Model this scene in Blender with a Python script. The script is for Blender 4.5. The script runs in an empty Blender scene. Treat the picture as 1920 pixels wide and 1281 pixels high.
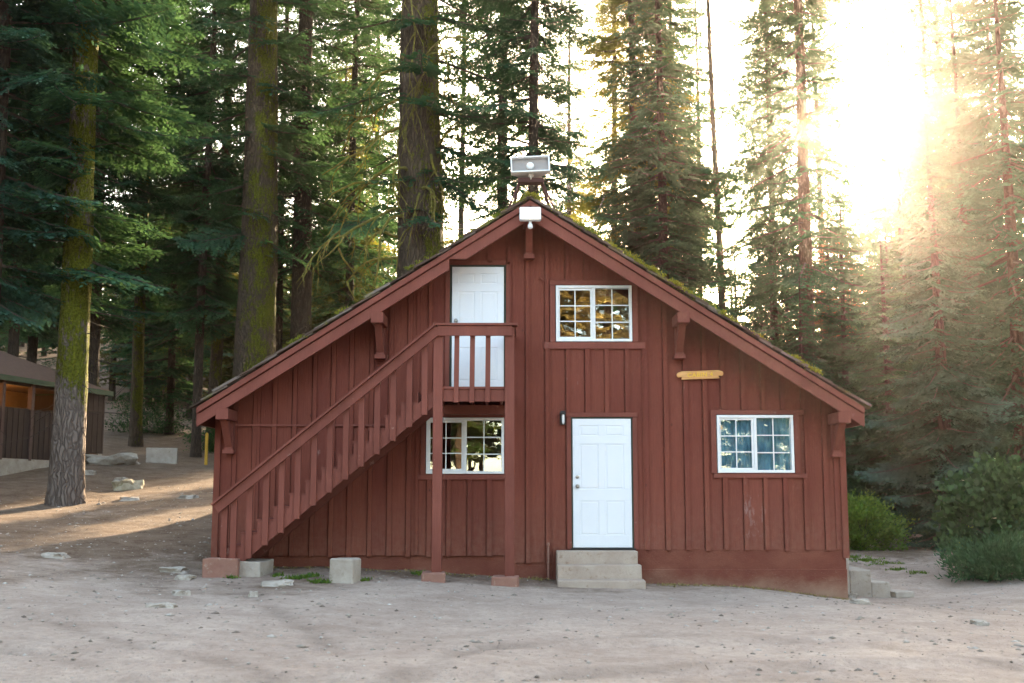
import bpy, math, random
import numpy as np
from mathutils import Vector, Matrix
R = math.radians
scn = bpy.context.scene
C = scn.collection

# ------------------------------------------------------------------ camera
CD, CH, CF, CP = 17.8, 1.39, 2133.0, R(7.6)      # distance to the facade, eye height, focal length in photo pixels, pitch
cam = bpy.data.cameras.new('camera'); camo = bpy.data.objects.new('camera', cam); C.objects.link(camo)
camo.location = (0, -CD, CH); camo.rotation_euler = (R(90) + CP, 0, 0)
cam.sensor_width = 36; cam.lens = 36 * CF / 1920; cam.clip_end = 2000
cam.dof.use_dof = True; cam.dof.focus_distance = 17.6; cam.dof.aperture_fstop = 2.2
scn.camera = camo
# ------------------------------------------------------------------ world and sun
SAZ, SEL = R(16.9), R(17.2)
w = bpy.data.worlds.new('World'); scn.world = w; w.use_nodes = True
nt = w.node_tree; nt.nodes.clear()
sky = nt.nodes.new('ShaderNodeTexSky'); sky.sky_type = 'NISHITA'; sky.sun_disc = False
sky.sun_elevation = SEL; sky.sun_rotation = SAZ; sky.air_density = 0.8; sky.dust_density = 1.6; sky.ozone_density = 0.0
bg = nt.nodes.new('ShaderNodeBackground'); bg.inputs[1].default_value = 0.15
wo = nt.nodes.new('ShaderNodeOutputWorld')
nt.links.new(sky.outputs[0], bg.inputs[0]); nt.links.new(bg.outputs[0], wo.inputs[0])
sun = bpy.data.lights.new('sun', 'SUN'); sun.energy = 2.9; sun.angle = R(0.5); sun.color = (1.0, 0.87, 0.72)
suno = bpy.data.objects.new('sun', sun); C.objects.link(suno)
SD = Vector((math.sin(SAZ) * math.cos(SEL), math.cos(SAZ) * math.cos(SEL), math.sin(SEL)))
suno.rotation_euler = SD.to_track_quat('Z', 'Y').to_euler(); suno.location = SD * 60
vs = scn.view_settings
scn.display_settings.display_device = 'sRGB'
vs.view_transform = 'Standard'; vs.look = 'None'; vs.gamma = 1; vs.use_curve_mapping = False
vs.exposure = 3.5
vs.use_white_balance = True; vs.white_balance_temperature = 8100; vs.white_balance_tint = 6
cy = scn.cycles
cy.max_bounces = 8; cy.diffuse_bounces = 3; cy.glossy_bounces = 3; cy.transmission_bounces = 6; cy.transparent_max_bounces = 8
cy.volume_bounces = 0; cy.use_denoising = True; cy.sample_clamp_indirect = 4; cy.use_adaptive_sampling = False; cy.caustics_reflective = False; cy.caustics_refractive = False

# ------------------------------------------------------------------ helpers
def at(px, py, dist):                     # photo pixel + horizontal distance from the camera -> world point
    a = (px - 960) / CF; b = (640.5 - py) / CF
    dy = math.cos(CP) - b * math.sin(CP); dz = math.sin(CP) + b * math.cos(CP)
    t = dist / dy
    return Vector((a * t, dist - CD, CH + dz * t))

rs = np.random.RandomState(7)
_tab = rs.rand(64, 256, 256).astype(np.float32) if False else rs.rand(8, 256, 256)
def vnoise(x, y, s, k=0):
    x = np.asarray(x, float) / s + 100.3 * k; y = np.asarray(y, float) / s + 37.1 * k
    xi = np.floor(x).astype(int); yi = np.floor(y).astype(int); fx = x - xi; fy = y - yi
    fx = fx * fx * (3 - 2 * fx); fy = fy * fy * (3 - 2 * fy); t = _tab[k % 8]
    g = lambda i, j: t[(xi + i) % 256, (yi + j) % 256]
    return (g(0, 0) * (1 - fx) + g(1, 0) * fx) * (1 - fy) + (g(0, 1) * (1 - fx) + g(1, 1) * fx) * fy

CTRL = np.array([(-4.6, -.3, .29), (-2, 0, .27), (0, 0, .1), (1.3, -.9, 0), (3.6, 0, -.03), (5.15, 0, -.25), (-4.6, -1.6, .2), (5.2, 2.2, -.3), (6.6, 2, -.42),
    (-5, -9, .12), (0, -9, 0), (5, -9, -.05), (0, -17, -.12), (-8, -16, 0), (8, -16, -.15), (-8, -4, .40), (-10.2, 8.2, 1.15), (-12, 13, 1.75), (-12.9, 18, 2.4),
    (-11.6, 22, 2.45), (-6.8, 7, 1.1), (-5.6, 3, .6), (-14, 4, .95), (-16, 10, 1.6), (8, -3, -.2), (10.7, 10, .04), (9.2, 4, -.07), (6.5, 7, -.05), (14, 6, 0), (7.5, 9, .08),
    (0, 8, .7), (0, 20, 2.0), (10, 22, .7), (20, 30, .8), (-8, 32, 3.4), (5, 40, 3.2), (20, 50, 2.6), (-30, 50, 7.5), (-10, 60, 8.5), (12, 65, 6.5), (35, 70, 5),
    (-40, 100, 20), (0, 100, 17), (40, 100, 11), (-70, 40, 8), (70, 40, 2), (-60, -40, 0), (0, -55, 2), (60, -40, 0), (-30, -15, .6), (30, -15, -.6)], float)
def _tps():
    P = CTRL[:, :2]; n = len(P); d = np.linalg.norm(P[:, None] - P[None], axis=2)
    K = np.where(d > 0, d * d * np.log(d + 1e-9), 0) + np.eye(n) * .6
    Q = np.hstack([np.ones((n, 1)), P]); A = np.block([[K, Q], [Q.T, np.zeros((3, 3))]])
    return np.linalg.solve(A, np.concatenate([CTRL[:, 2], np.zeros(3)]))
TW = _tps()
def hz(x, y, fine=True):
    x = np.atleast_1d(np.asarray(x, float)); y = np.atleast_1d(np.asarray(y, float)); sh = x.shape
    X = np.clip(x.ravel(), -75, 75); Y = np.clip(y.ravel(), -58, 104); out = np.zeros(X.shape)
    for s in range(0, len(X), 20000):
        xs, ys = X[s:s + 20000], Y[s:s + 20000]
        d2 = (xs[:, None] - CTRL[:, 0]) ** 2 + (ys[:, None] - CTRL[:, 1]) ** 2
        out[s:s + 20000] = (.5 * d2 * np.log(d2 + 1e-9)) @ TW[:-3] + TW[-3] + TW[-2] * xs + TW[-1] * ys
    out = out.reshape(sh)
    if fine:
        out = out + (vnoise(x, y, 1.7, 1) - .5) * .07 + (vnoise(x, y, .55, 2) - .5) * .035 + (vnoise(x, y, .21, 3) - .5) * .014
        # shallow wheel ruts running across the yard
        for c, a in ((-7.2, .035), (-8.9, .035), (-5.3, .02)):
            q = (y - c - .10 * x - .6 * np.sin(x * .25))
            out = out - a * np.exp(-(q / .16) ** 2) + a * .5 * np.exp(-((np.abs(q) - .3) / .12) ** 2)
    return out
def gz(x, y): return float(hz([x], [y])[0])
def gp(px, py):                            # where the pixel's ray meets the ground
    o = Vector((0, -CD, CH)); d = (at(px, py, 10) - o) / 10
    prev = 4.0
    for t in np.arange(4, 80, .1):
        p = o + d * t
        if p.z < gz(p.x, p.y): return Vector((p.x, p.y, gz(p.x, p.y)))
    return p

class MB:
    def __init__(s): s.v = []; s.f = []; s.m = []
    def add(s, v, f, m=0):
        b = len(s.v); s.v += [tuple(p) for p in v]; s.f += [tuple(i + b for i in q) for q in f]; s.m += [m] * len(f); return s
    def box(s, x0, x1, y0, y1, z0, z1, m=0):
        if x1 < x0: x0, x1 = x1, x0
        if y1 < y0: y0, y1 = y1, y0
        if z1 < z0: z0, z1 = z1, z0
        v = [(x, y, z) for z in (z0, z1) for y in (y0, y1) for x in (x0, x1)]
        return s.add(v, [(0, 2, 3, 1), (4, 5, 7, 6), (0, 1, 5, 4), (2, 6, 7, 3), (0, 4, 6, 2), (1, 3, 7, 5)], m)
    def obox(s, c, ax, dims, m=0):          # oriented box: centre, three axes, full sizes
        a = [Vector(q).normalized() * (d / 2) for q, d in zip(ax, dims)]; c = Vector(c)
        v = [c + a[0] * i + a[1] * j + a[2] * k for k in (-1, 1) for j in (-1, 1) for i in (-1, 1)]
        return s.add(v, [(0, 2, 3, 1), (4, 5, 7, 6), (0, 1, 5, 4), (2, 6, 7, 3), (0, 4, 6, 2), (1, 3, 7, 5)], m)
    def bar(s, p, q, w, h, m=0, up=(0, 0, 1)):
        p, q = Vector(p), Vector(q); d = (q - p); x = d.cross(Vector(up))
        if x.length < 1e-5: x = Vector((1, 0, 0))
        z = x.cross(d)
        return s.obox((p + q) / 2, (d, x, z), (d.length, w, h), m)
    def prism(s, poly, y0, y1, m=0):         # polygon in XZ, thickness in Y
        n = len(poly); v = [(x, y0, z) for x, z in poly] + [(x, y1, z) for x, z in poly]
        f = [tuple(range(n)), tuple(range(2 * n - 1, n - 1, -1))] + [(i, i + n, (i + 1) % n + n, (i + 1) % n) for i in range(n)]
        return s.add(v, f, m)
    def tube(s, pts, rad, n=6, m=0, cap=True):
        pts = [Vector(p) for p in pts]; v = []; f = []
        for i, p in enumerate(pts):
            d = (pts[min(i + 1, len(pts) - 1)] - pts[max(i - 1, 0)]).normalized()
            a = d.cross(Vector((0, 0, 1)) if abs(d.z) < .9 else Vector((1, 0, 0))).normalized(); b = d.cross(a)
            for k in range(n):
                t = 2 * math.pi * k / n; v.append(p + (a * math.cos(t) + b * math.sin(t)) * rad[i])
        for i in range(len(pts) - 1):
            for k in range(n): f.append((i * n + k, i * n + (k + 1) % n, (i + 1) * n + (k + 1) % n, (i + 1) * n + k))
        if cap: f.append(tuple(range(n))[::-1]); f.append(tuple((len(pts) - 1) * n + k for k in range(n)))
        return s.add(v, f, m)
    def build(s, name, mats, parent=None, bevel=0, smooth=False):
        me = bpy.data.meshes.new(name); me.from_pydata(s.v, [], s.f); me.validate()
        if not isinstance(mats, (list, tuple)): mats = [mats]
        for q in mats: me.materials.append(q)
        if len(mats) > 1 and len(me.polygons) == len(s.m): me.polygons.foreach_set('material_index', s.m)
        if smooth: me.polygons.foreach_set('use_smooth', [True] * len(me.polygons))
        import bmesh
        bm = bmesh.new(); bm.from_mesh(me); bmesh.ops.recalc_face_normals(bm, faces=bm.faces); bm.to_mesh(me); bm.free()
        o = bpy.data.objects.new(name, me); C.objects.link(o)
        if parent: o.parent = parent
        if bevel:
            b = o.modifiers.new('bevel', 'BEVEL'); b.width = bevel; b.segments = 1; b.limit_method = 'ANGLE'; b.angle_limit = R(40)
        return o
def npmesh(name, V, F, mats, mi=None, attr=None, smooth=False):       # big meshes from arrays (quads)
    me = bpy.data.meshes.new(name); n = len(F); k = F.shape[1]
    me.vertices.add(len(V)); me.vertices.foreach_set('co', np.ascontiguousarray(V, np.float32).ravel())
    me.loops.add(n * k); me.loops.foreach_set('vertex_index', np.ascontiguousarray(F, np.int32).ravel())
    me.polygons.add(n); me.polygons.foreach_set('loop_start', np.arange(0, n * k, k, dtype=np.int32))
    try: me.polygons.foreach_set('loop_total', np.full(n, k, np.int32))
    except Exception: pass
    for q in mats: me.materials.append(q)
    if mi is not None: me.polygons.foreach_set('material_index', np.asarray(mi, np.int32))
    for an, av in (attr or {}).items():
        a = me.attributes.new(an, 'FLOAT', 'POINT'); a.data.foreach_set('value', np.asarray(av, np.float32))
    if smooth: me.polygons.foreach_set('use_smooth', np.ones(n, bool))
    me.update(calc_edges=True)
    return me
def link(name, me, parent=None):
    o = bpy.data.objects.new(name, me); C.objects.link(o)
    if parent: o.parent = parent
    return o
def tag(o, label, cat, group=None):
    o['label'] = label; o['category'] = cat
    if group: o['group'] = group
    return o
def thing(name, label, cat, loc=(0, 0, 0), rz=0, group=None):
    o = bpy.data.objects.new(name, None); C.objects.link(o); o.empty_display_size = .3
    o.location = loc; o.rotation_euler = (0, 0, rz); return tag(o, label, cat, group)

# ------------------------------------------------------------------ materials
class NM:
    def __init__(s, name):
        s.mat = bpy.data.materials.new(name); s.mat.use_nodes = True; s.t = s.mat.node_tree; s.t.nodes.clear()
        s.out = s.t.nodes.new('ShaderNodeOutputMaterial'); s.tc = s.t.nodes.new('ShaderNodeTexCoord')
    def n(s, typ, ins=None, **kw):
        q = s.t.nodes.new('ShaderNode' + typ)
        for k, v in kw.items(): setattr(q, k, v)
        for k, v in (ins or {}).items(): s.set(q.inputs[k], v)
        return q
    def set(s, i, v):
        if hasattr(v, 'is_output') or isinstance(v, bpy.types.NodeSocket): s.t.links.new(v, i)
        else: i.default_value = v
    def coord(s, scale=(1, 1, 1), kind='Object'):
        return s.n('Mapping', {'Vector': s.tc.outputs[kind], 'Scale': scale}).outputs[0]
    def noise(s, vec, scale, detail=4, rough=.55, dist=0):
        return s.n('TexNoise', {'Vector': vec, 'Scale': scale, 'Detail': detail, 'Roughness': rough, 'Distortion': dist}).outputs[0]
    def ramp(s, f, stops):
        r = s.n('ValToRGB', {'Fac': f}); e = r.color_ramp.elements
        while len(e) < len(stops): e.new(.5)
        for q, (p, c) in zip(e, stops): q.position = p; q.color = (c if len(c) == 4 else (*c, 1)) if hasattr(c, '__len__') else (c, c, c, 1)
        return r.outputs[0]
    def mix(s, f, a, b, mode='MIX'):
        m = s.n('Mix', data_type='RGBA', blend_type=mode)
        s.set(m.inputs[0], f); s.set(m.inputs[6], a if not isinstance(a, tuple) else (*a[:3], 1)); s.set(m.inputs[7], b if not isinstance(b, tuple) else (*b[:3], 1))
        return m.outputs[2]
    def math(s, op, a, b=0.0, c=0.0, clamp=False):
        m = s.n('Math', operation=op, use_clamp=clamp); s.set(m.inputs[0], a); s.set(m.inputs[1], b); s.set(m.inputs[2], c); return m.outputs[0]
    def bump(s, h, strength, dist=.02, normal=None):
        b = s.n('Bump', {'Height': h, 'Strength': strength, 'Distance': dist})
        if normal is not None: s.set(b.inputs['Normal'], normal)
        return b.outputs[0]
    def pbr(s, col, rough=.7, normal=None, metal=0, spec=.4, **kw):
        p = s.n('BsdfPrincipled'); s.set(p.inputs['Base Color'], col if not isinstance(col, tuple) else (*col[:3], 1)); s.set(p.inputs['Roughness'], rough)
        p.inputs['Metallic'].default_value = metal; p.inputs['Specular IOR Level'].default_value = spec
        if normal is not None: s.set(p.inputs['Normal'], normal)
        for k, v in kw.items(): s.set(p.inputs[k.replace('_', ' ')], v)
        s.t.links.new(p.outputs[0], s.out.inputs[0]); return s.mat

def paint_wood(name, base, vary=.25, worn=(.42, .30, .25), wear=.5):
    m = NM(name); v = m.coord((1, 1, .07)); g = m.noise(v, 55, 5, .6)
    blot = m.noise(m.coord((1, 1, .5)), 1.3, 5, .6); fine = m.noise(m.coord(), 9, 5, .65)
    attr = m.n('Attribute', attribute_name='tint').outputs[2]
    dk = tuple(c * (1 - vary) for c in base); lt = tuple(min(1, c * (1 + vary) + .006) for c in base)
    c = m.mix(m.ramp(blot, [(.3, 0), (.7, 1)]), dk, lt)
    c = m.mix(m.math('MULTIPLY', m.ramp(g, [(.35, 0), (.75, 1)]), .35), c, tuple(q * .62 for q in base))
    # chalky, flaking spots
    sp = m.ramp(m.math('ADD', m.math('MULTIPLY', fine, .62), m.math('MULTIPLY', m.noise(m.coord((1, 1, .3)), 2.2, 3), .42)), [(.66 - .03 * wear, 0), (.74 - .03 * wear, .55 * wear), (.84, .9 * wear)])
    c = m.mix(sp, c, worn)
    h = m.math('ADD', g, m.math('MULTIPLY', fine, .5))
    return m.pbr(c, m.ramp(fine, [(.3, .6), (.8, .85)]), m.bump(h, .4, .008), spec=.15)
M = {}
M['red'] = paint_wood('red_brown_paint', (.19, .051, .034), .25)
M['red2'] = paint_wood('red_brown_trim_paint', (.205, .059, .041), .2)
M['redrail'] = paint_wood('red_brown_rail_paint', (.20, .059, .041), .25, wear=.95)
def siding():
    m = NM('red_brown_siding_paint'); v = m.coord((1, 1, .06)); g = m.noise(v, 60, 5, .6)
    big = m.noise(m.coord((1, 1, .45)), .9, 5, .6); fine = m.noise(m.coord(), 11, 5, .65)
    tint = m.n('Attribute', attribute_name='tint').outputs[2]
    c = m.mix(m.ramp(big, [(.3, 0), (.7, 1)]), (.155, .040, .025), (.245, .070, .045))
    c = m.mix(m.math('MULTIPLY', tint, .42), c, (.135, .030, .024))
    c = m.mix(m.math('MULTIPLY', m.ramp(g, [(.4, 0), (.75, 1)]), .35), c, (.11, .025, .019))
    # splashed dirt and bleaching near the bottom of the boards
    pz = m.n('SeparateXYZ', {'Vector': m.tc.outputs['Object']}).outputs[2]
    low = m.math('MULTIPLY', m.ramp(m.n('MapRange', {'Value': pz, 'From Min': .3, 'From Max': 1.5, 'To Min': 1.0, 'To Max': 0.0}).outputs[0], [(0, 0), (1, 1)]), m.ramp(fine, [(.35, .1), (.65, .8)]))
    c = m.mix(m.math('MULTIPLY', low, .5), c, (.28, .15, .105))
    sp = m.ramp(m.math('ADD', m.math('MULTIPLY', m.noise(m.coord((1, 1, .35)), 22, 4, .7), .6), m.math('MULTIPLY', m.noise(m.coord((1, 1, .5)), 1.7, 3), .42)), [(.655, 0), (.72, .5), (.80, .9)])
    c = m.mix(m.math('MULTIPLY', sp, .55), c, (.44, .33, .29))
    px = m.n('SeparateXYZ', {'Vector': m.tc.outputs['Object']}).outputs[0]      # scuffed patch below the curtained window
    gx_ = m.math('POWER', 2.718, m.math('MULTIPLY', m.math('POWER', m.math('MULTIPLY', m.math('SUBTRACT', px, 3.42), 3.6), 2), -1)); gz_ = m.math('POWER', 2.718, m.math('MULTIPLY', m.math('POWER', m.math('MULTIPLY', m.math('SUBTRACT', pz, 1.05), 1.9), 2), -1))
    sc = m.math('ADD', m.math('MULTIPLY', m.math('MULTIPLY', gx_, gz_), .22), m.noise(m.coord((1, 1, .35)), 9, 6, .75))
    c = m.mix(m.ramp(sc, [(.69, 0), (.80, .45)]), c, (.38, .27, .24))
    kn = m.n('TexVoronoi', {'Vector': m.coord((1, 1, .6)), 'Scale': 3.1}, feature='F1').outputs[0]
    c = m.mix(m.ramp(kn, [(.0, .8), (.035, .6), (.06, 0)]), c, (.06, .02, .015))
    return m.pbr(c, m.ramp(fine, [(.3, .62), (.8, .85)]), m.bump(m.math('ADD', g, m.math('MULTIPLY', fine, .6)), .5, .009), spec=.12)
M['siding'] = siding()
def simple(name, col, col2=None, rough=.6, sc=6, b=.2, bd=.01, spec=.4, metal=0, stretch=(1, 1, 1)):
    m = NM(name); n = m.noise(m.coord(stretch), sc, 6, .6); n2 = m.noise(m.coord(stretch), sc * 6, 4, .6)
    c = m.mix(m.ramp(m.math('ADD', m.math('MULTIPLY', n, .65), m.math('MULTIPLY', n2, .35)), [(.35, 0), (.65, 1)]), col, col2 or tuple(q * .75 for q in col))
    return m.pbr(c, rough, m.bump(m.math('ADD', n, n2), b, bd), metal, spec)
M['white'] = simple('white_door_paint', (.80, .815, .83), (.765, .78, .80), .38, 2.5, .04, .002)
M['vinyl'] = simple('white_vinyl', (.80, .80, .79), (.74, .74, .72), .4, 4, .03, .001)
M['weather'] = simple('dark_weather_strip', (.035, .045, .03), rough=.8)
M['metal'] = simple('brushed_nickel', (.45, .43, .40), rough=.35, metal=1, b=.02)
M['black'] = simple('black_metal', (.02, .02, .02), rough=.5)
M['interior'] = simple('dim_interior', (.10, .075, .055), rough=.9)
def concrete(name, a, b_, stain):
    m = NM(name); n = m.noise(m.coord(), 3.5, 8, .65); n2 = m.noise(m.coord(), 45, 5, .7)
    c = m.mix(m.ramp(n, [(.3, 0), (.7, 1)]), a, b_)
    c = m.mix(m.ramp(m.noise(m.coord(), 9, 5, .7), [(.58, 0), (.68, .7)]), c, stain)
    c = m.mix(m.ramp(n2, [(.62, 0), (.7, .5)]), c, tuple(q * .6 for q in a))
    return m.pbr(c, .9, m.bump(m.math('ADD', n2, m.math('MULTIPLY', n, 2)), .6, .012), spec=.2)
M['step'] = concrete('weathered_step_concrete', (.37, .275, .215), (.47, .38, .31), (.27, .17, .12))
M['block'] = concrete('grey_block_concrete', (.32, .26, .21), (.46, .40, .34), (.2, .15, .10))
M['redconc'] = concrete('red_stained_concrete', (.25, .115, .085), (.33, .18, .135), (.38, .29, .22))
def foundation():
    m = NM('painted_foundation'); n = m.noise(m.coord((1, 1, 1.6)), 1.6, 8, .65); n2 = m.noise(m.coord((1, 1, 3)), 30, 5, .7)
    pz = m.n('SeparateXYZ', {'Vector': m.tc.outputs['Object']}).outputs[2]
    low = m.n('MapRange', {'Value': pz, 'From Min': -.25, 'From Max': .36, 'To Min': 1.0, 'To Max': 0.0}).outputs[0]
    c = m.mix(m.ramp(n, [(.3, 0), (.7, 1)]), (.145, .038, .025), (.215, .075, .048))
    c = m.mix(m.math('MULTIPLY', m.ramp(m.math('ADD', low, m.math('MULTIPLY', m.math('SUBTRACT', n, .5), 1.2)), [(.3, 0), (.95, 1)]), .8), c, (.30, .19, .13))
    c = m.mix(m.ramp(m.noise(m.coord(), 5, 6, .75), [(.66, 0), (.72, .8)]), c, (.09, .035, .025))
    c = m.mix(m.ramp(n2, [(.6, 0), (.72, .45)]), c, (.40, .30, .24))
    return m.pbr(c, .9, m.bump(m.math('ADD', n2, m.math('MULTIPLY', n, 2)), .6, .012), spec=.2)
M['found'] = foundation()
def glass():
    m = NM('window_glass'); v = m.coord((1, 1, 1)); b = m.bump(m.noise(v, 3.0, 2), .10, .006)
    g = m.n('BsdfGlossy', {'Roughness': .004, 'Normal': b, 'Color': (.97, .98, .95, 1)}); t = m.n('BsdfTransparent', {'Color': (.96, .98, .97, 1)})
    f = m.n('Fresnel', {'IOR': 1.5}).outputs[0]; f2 = m.math('MULTIPLY', m.math('ADD', f, .20), m.math('SUBTRACT', 1.0, m.n('NewGeometry').outputs['Backfacing']), clamp=True)
    x = m.n('MixShader'); m.set(x.inputs[0], f2); m.t.links.new(t.outputs[0], x.inputs[1]); m.t.links.new(g.outputs[0], x.inputs[2])
    m.t.links.new(x.outputs[0], m.out.inputs[0]); return m.mat
M['glass'] = glass()
def curtain():
    m = NM('blue_curtain'); n = m.noise(m.coord((1, 1, .1)), 30, 3)
    c = m.mix(m.ramp(m.noise(m.coord((1, 1, .4)), 9, 4), [(.4, 0), (.6, 1)]), (.04, .17, .27), (.12, .32, .44))
    return m.pbr(c, .9, m.bump(n, .4, .01))
M['curtain'] = curtain()
def bark(name, base, dark, mossc=(.13, .13, .014), vs_=.16):
    m = NM(name); v = m.coord((1, 1, vs_)); w1 = m.n('TexVoronoi', {'Vector': m.n('Mapping', {'Vector': m.n('VectorMath', {0: m.tc.outputs['Object'], 1: m.n('VectorMath', {0: m.n('TexNoise', {'Vector': m.coord(), 'Scale': 3.0}).outputs[1], 'Scale': .25}, operation='SCALE').outputs[0]}, operation='ADD').outputs[0], 'Scale': (1, 1, vs_)}).outputs[0], 'Scale': 11.0}, feature='DISTANCE_TO_EDGE').outputs[0]
    n = m.noise(v, 28, 6, .65); big = m.noise(m.coord((1, 1, .5)), 2.2, 4)
    plates = m.ramp(w1, [(.0, 0), (.22, 1)])
    c = m.mix(plates, dark, base); c = m.mix(m.math('MULTIPLY', n, .6), c, tuple(q * 1.7 for q in base))
    at_ = m.n('Attribute', attribute_name='moss').outputs[2]
    mn = m.math('ADD', m.math('ADD', at_, m.math('MULTIPLY', m.math('SUBTRACT', big, .5), 1.5)), m.math('ADD', m.math('MULTIPLY', m.math('SUBTRACT', m.noise(m.coord((1, 1, .45)), 17, 5, .7), .5), 1.5), m.math('MULTIPLY', plates, .12)))
    f = m.ramp(mn, [(.48, 0), (.62, 1)])
    mc = m.mix(m.ramp(m.noise(m.coord(), 24, 4), [(.35, 0), (.65, 1)]), tuple(q * .45 for q in mossc), mossc)
    c = m.mix(f, c, mc)
    hgt = m.math('ADD', m.math('ADD', plates, m.math('MULTIPLY', n, .5)), m.math('MULTIPLY', m.math('MULTIPLY', f, m.noise(m.coord(), 40, 3)), .9))
    return m.pbr(c, .95, m.bump(hgt, .9, .04), spec=.15)
M['bark'] = bark('furrowed_bark', (.085, .058, .042), (.03, .02, .014))
M['bark2'] = bark('dark_bark', (.06, .042, .032), (.018, .012, .009))
M['bark_pale'] = bark('grey_brown_bark', (.15, .115, .095), (.045, .03, .024))
def foliage(name, a, b_, c_, trans=.35, tcol=(.20, .24, .03)):
    m = NM(name); t = m.n('Attribute', attribute_name='tint').outputs[2]
    oi = m.n('ObjectInfo').outputs['Random']
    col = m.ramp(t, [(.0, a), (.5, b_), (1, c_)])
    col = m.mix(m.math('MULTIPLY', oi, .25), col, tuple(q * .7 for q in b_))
    d = m.n('BsdfDiffuse', {'Color': col}); tr = m.n('BsdfTranslucent', {'Color': m.mix(.6, col, tcol)})
    g = m.n('BsdfGlossy', {'Color': (.8, .85, .8, 1), 'Roughness': .5})
    x = m.n('MixShader', {0: trans}); m.t.links.new(d.outputs[0], x.inputs[1]); m.t.links.new(tr.outputs[0], x.inputs[2])
    y = m.n('MixShader', {0: .02}); m.t.links.new(x.outputs[0], y.inputs[1]); m.t.links.new(g.outputs[0], y.inputs[2])
    m.t.links.new(y.outputs[0], m.out.inputs[0]); return m.mat
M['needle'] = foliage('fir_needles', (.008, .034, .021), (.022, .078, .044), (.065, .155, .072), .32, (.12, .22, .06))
M['needle_blue'] = foliage('blue_green_fir_needles', (.010, .036, .026), (.022, .070, .050), (.060, .140, .095), .25, (.10, .2, .06))
M['needle_gold'] = foliage('sunlight_tinted_fir_needles', (.018, .055, .016), (.045, .095, .022), (.12, .14, .035), .42, (.34, .27, .03))  # yellower copy of the fir needles with sunlight put into its colour
M['needle_sun'] = foliage('sunlight_tinted_gold_needles', (.14, .14, .04), (.42, .32, .12), (.62, .46, .20), .2, (.5, .35, .1))  # golden sunlight painted into the needle colour for the mirrored trees
M['needle_flare'] = foliage('flare_tinted_needles', (.10, .06, .03), (.22, .10, .05), (.30, .14, .07), .4, (.3, .15, .05))  # pink-brown of the sun flare put into the needle colour
M['leaf'] = foliage('bright_leaves', (.03, .08, .015), (.065, .15, .022), (.17, .25, .035), .45, (.3, .4, .03))
M['leaf_dark'] = foliage('dark_leaves', (.010, .035, .014), (.02, .065, .022), (.045, .12, .035), .2, (.1, .2, .03))
M['fern'] = foliage('fern_green', (.02, .06, .025), (.035, .10, .04), (.06, .14, .06), .25, (.1, .2, .05))
M['mosstuft'] = foliage('yellow_green_moss', (.07, .08, .008), (.15, .16, .012), (.27, .27, .02), .3, (.35, .33, .02))
M['twig'] = simple('twig_bark', (.07, .05, .038), rough=.9, sc=20)
M['twig_pale'] = simple('bleached_dead_wood', (.34, .32, .33), (.22, .20, .20), .9, 14)

# ------------------------------------------------------------------ ground
def spaced(lo, hi, step, far_lo, far_hi):
    a = list(np.arange(lo, hi + 1e-6, step)); s = step; x = a[-1]
    while x < far_hi: s = min(s * 1.13, 25); x += s; a.append(x)
    s = step; x = a[0]; b = []
    while x > far_lo: s = min(s * 1.13, 25); x -= s; b.append(x)
    return np.array(b[::-1] + a)
gx = spaced(-12, 12.5, .11, -500, 500); gy = spaced(-10.5, 9, .11, -350, 600)
GX, GY = np.meshgrid(gx, gy); GZ = hz(GX, GY)
TRK = np.zeros(GX.shape)
def track(pts, wd):
    global TRK
    P = [at(a, b, 9.0) for a, b in pts]; o = Vector((0, -CD, CH)); W_ = []
    for p in P: d = p - o; t = -o.z / d.z; W_.append((o.x + d.x * t, o.y + d.y * t))
    for (x0, y0), (x1, y1) in zip(W_, W_[1:]):
        ux, uy = x1 - x0, y1 - y0; L2 = ux * ux + uy * uy; t = np.clip(((GX - x0) * ux + (GY - y0) * uy) / L2, 0, 1)
        d = np.hypot(GX - x0 - t * ux, GY - y0 - t * uy) + (vnoise(GX, GY, .5, 5) - .5) * wd * 1.6
        TRK = np.maximum(TRK, np.exp(-(d / wd) ** 2) * (.35 + .65 * vnoise(GX, GY, .6, 7)))
track([(-60, 1160), (90, 1195), (230, 1228), (420, 1262), (560, 1300)], .07); track([(-60, 1225), (150, 1262), (260, 1300)], .08)
track([(420, 1105), (500, 1150), (580, 1195), (660, 1250)], .09); track([(700, 1300), (900, 1215), (1250, 1185), (1600, 1200), (1980, 1245)], .12); track([(800, 1330), (1050, 1265), (1400, 1235), (1980, 1300)], .13)
track([(1640, 1085), (1760, 1110), (1980, 1128)], .12)
GZ = GZ - TRK * .022
inside = (GX > -4.4) & (GX < 4.95) & (GY > .35) & (GY < 7.5)
GZ = np.where(inside, np.minimum(GZ, .15), GZ)
nx, ny = len(gx), len(gy); I = np.arange(nx * ny).reshape(ny, nx)
F = np.stack([I[:-1, :-1], I[:-1, 1:], I[1:, 1:], I[1:, :-1]], -1).reshape(-1, 4)
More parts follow.
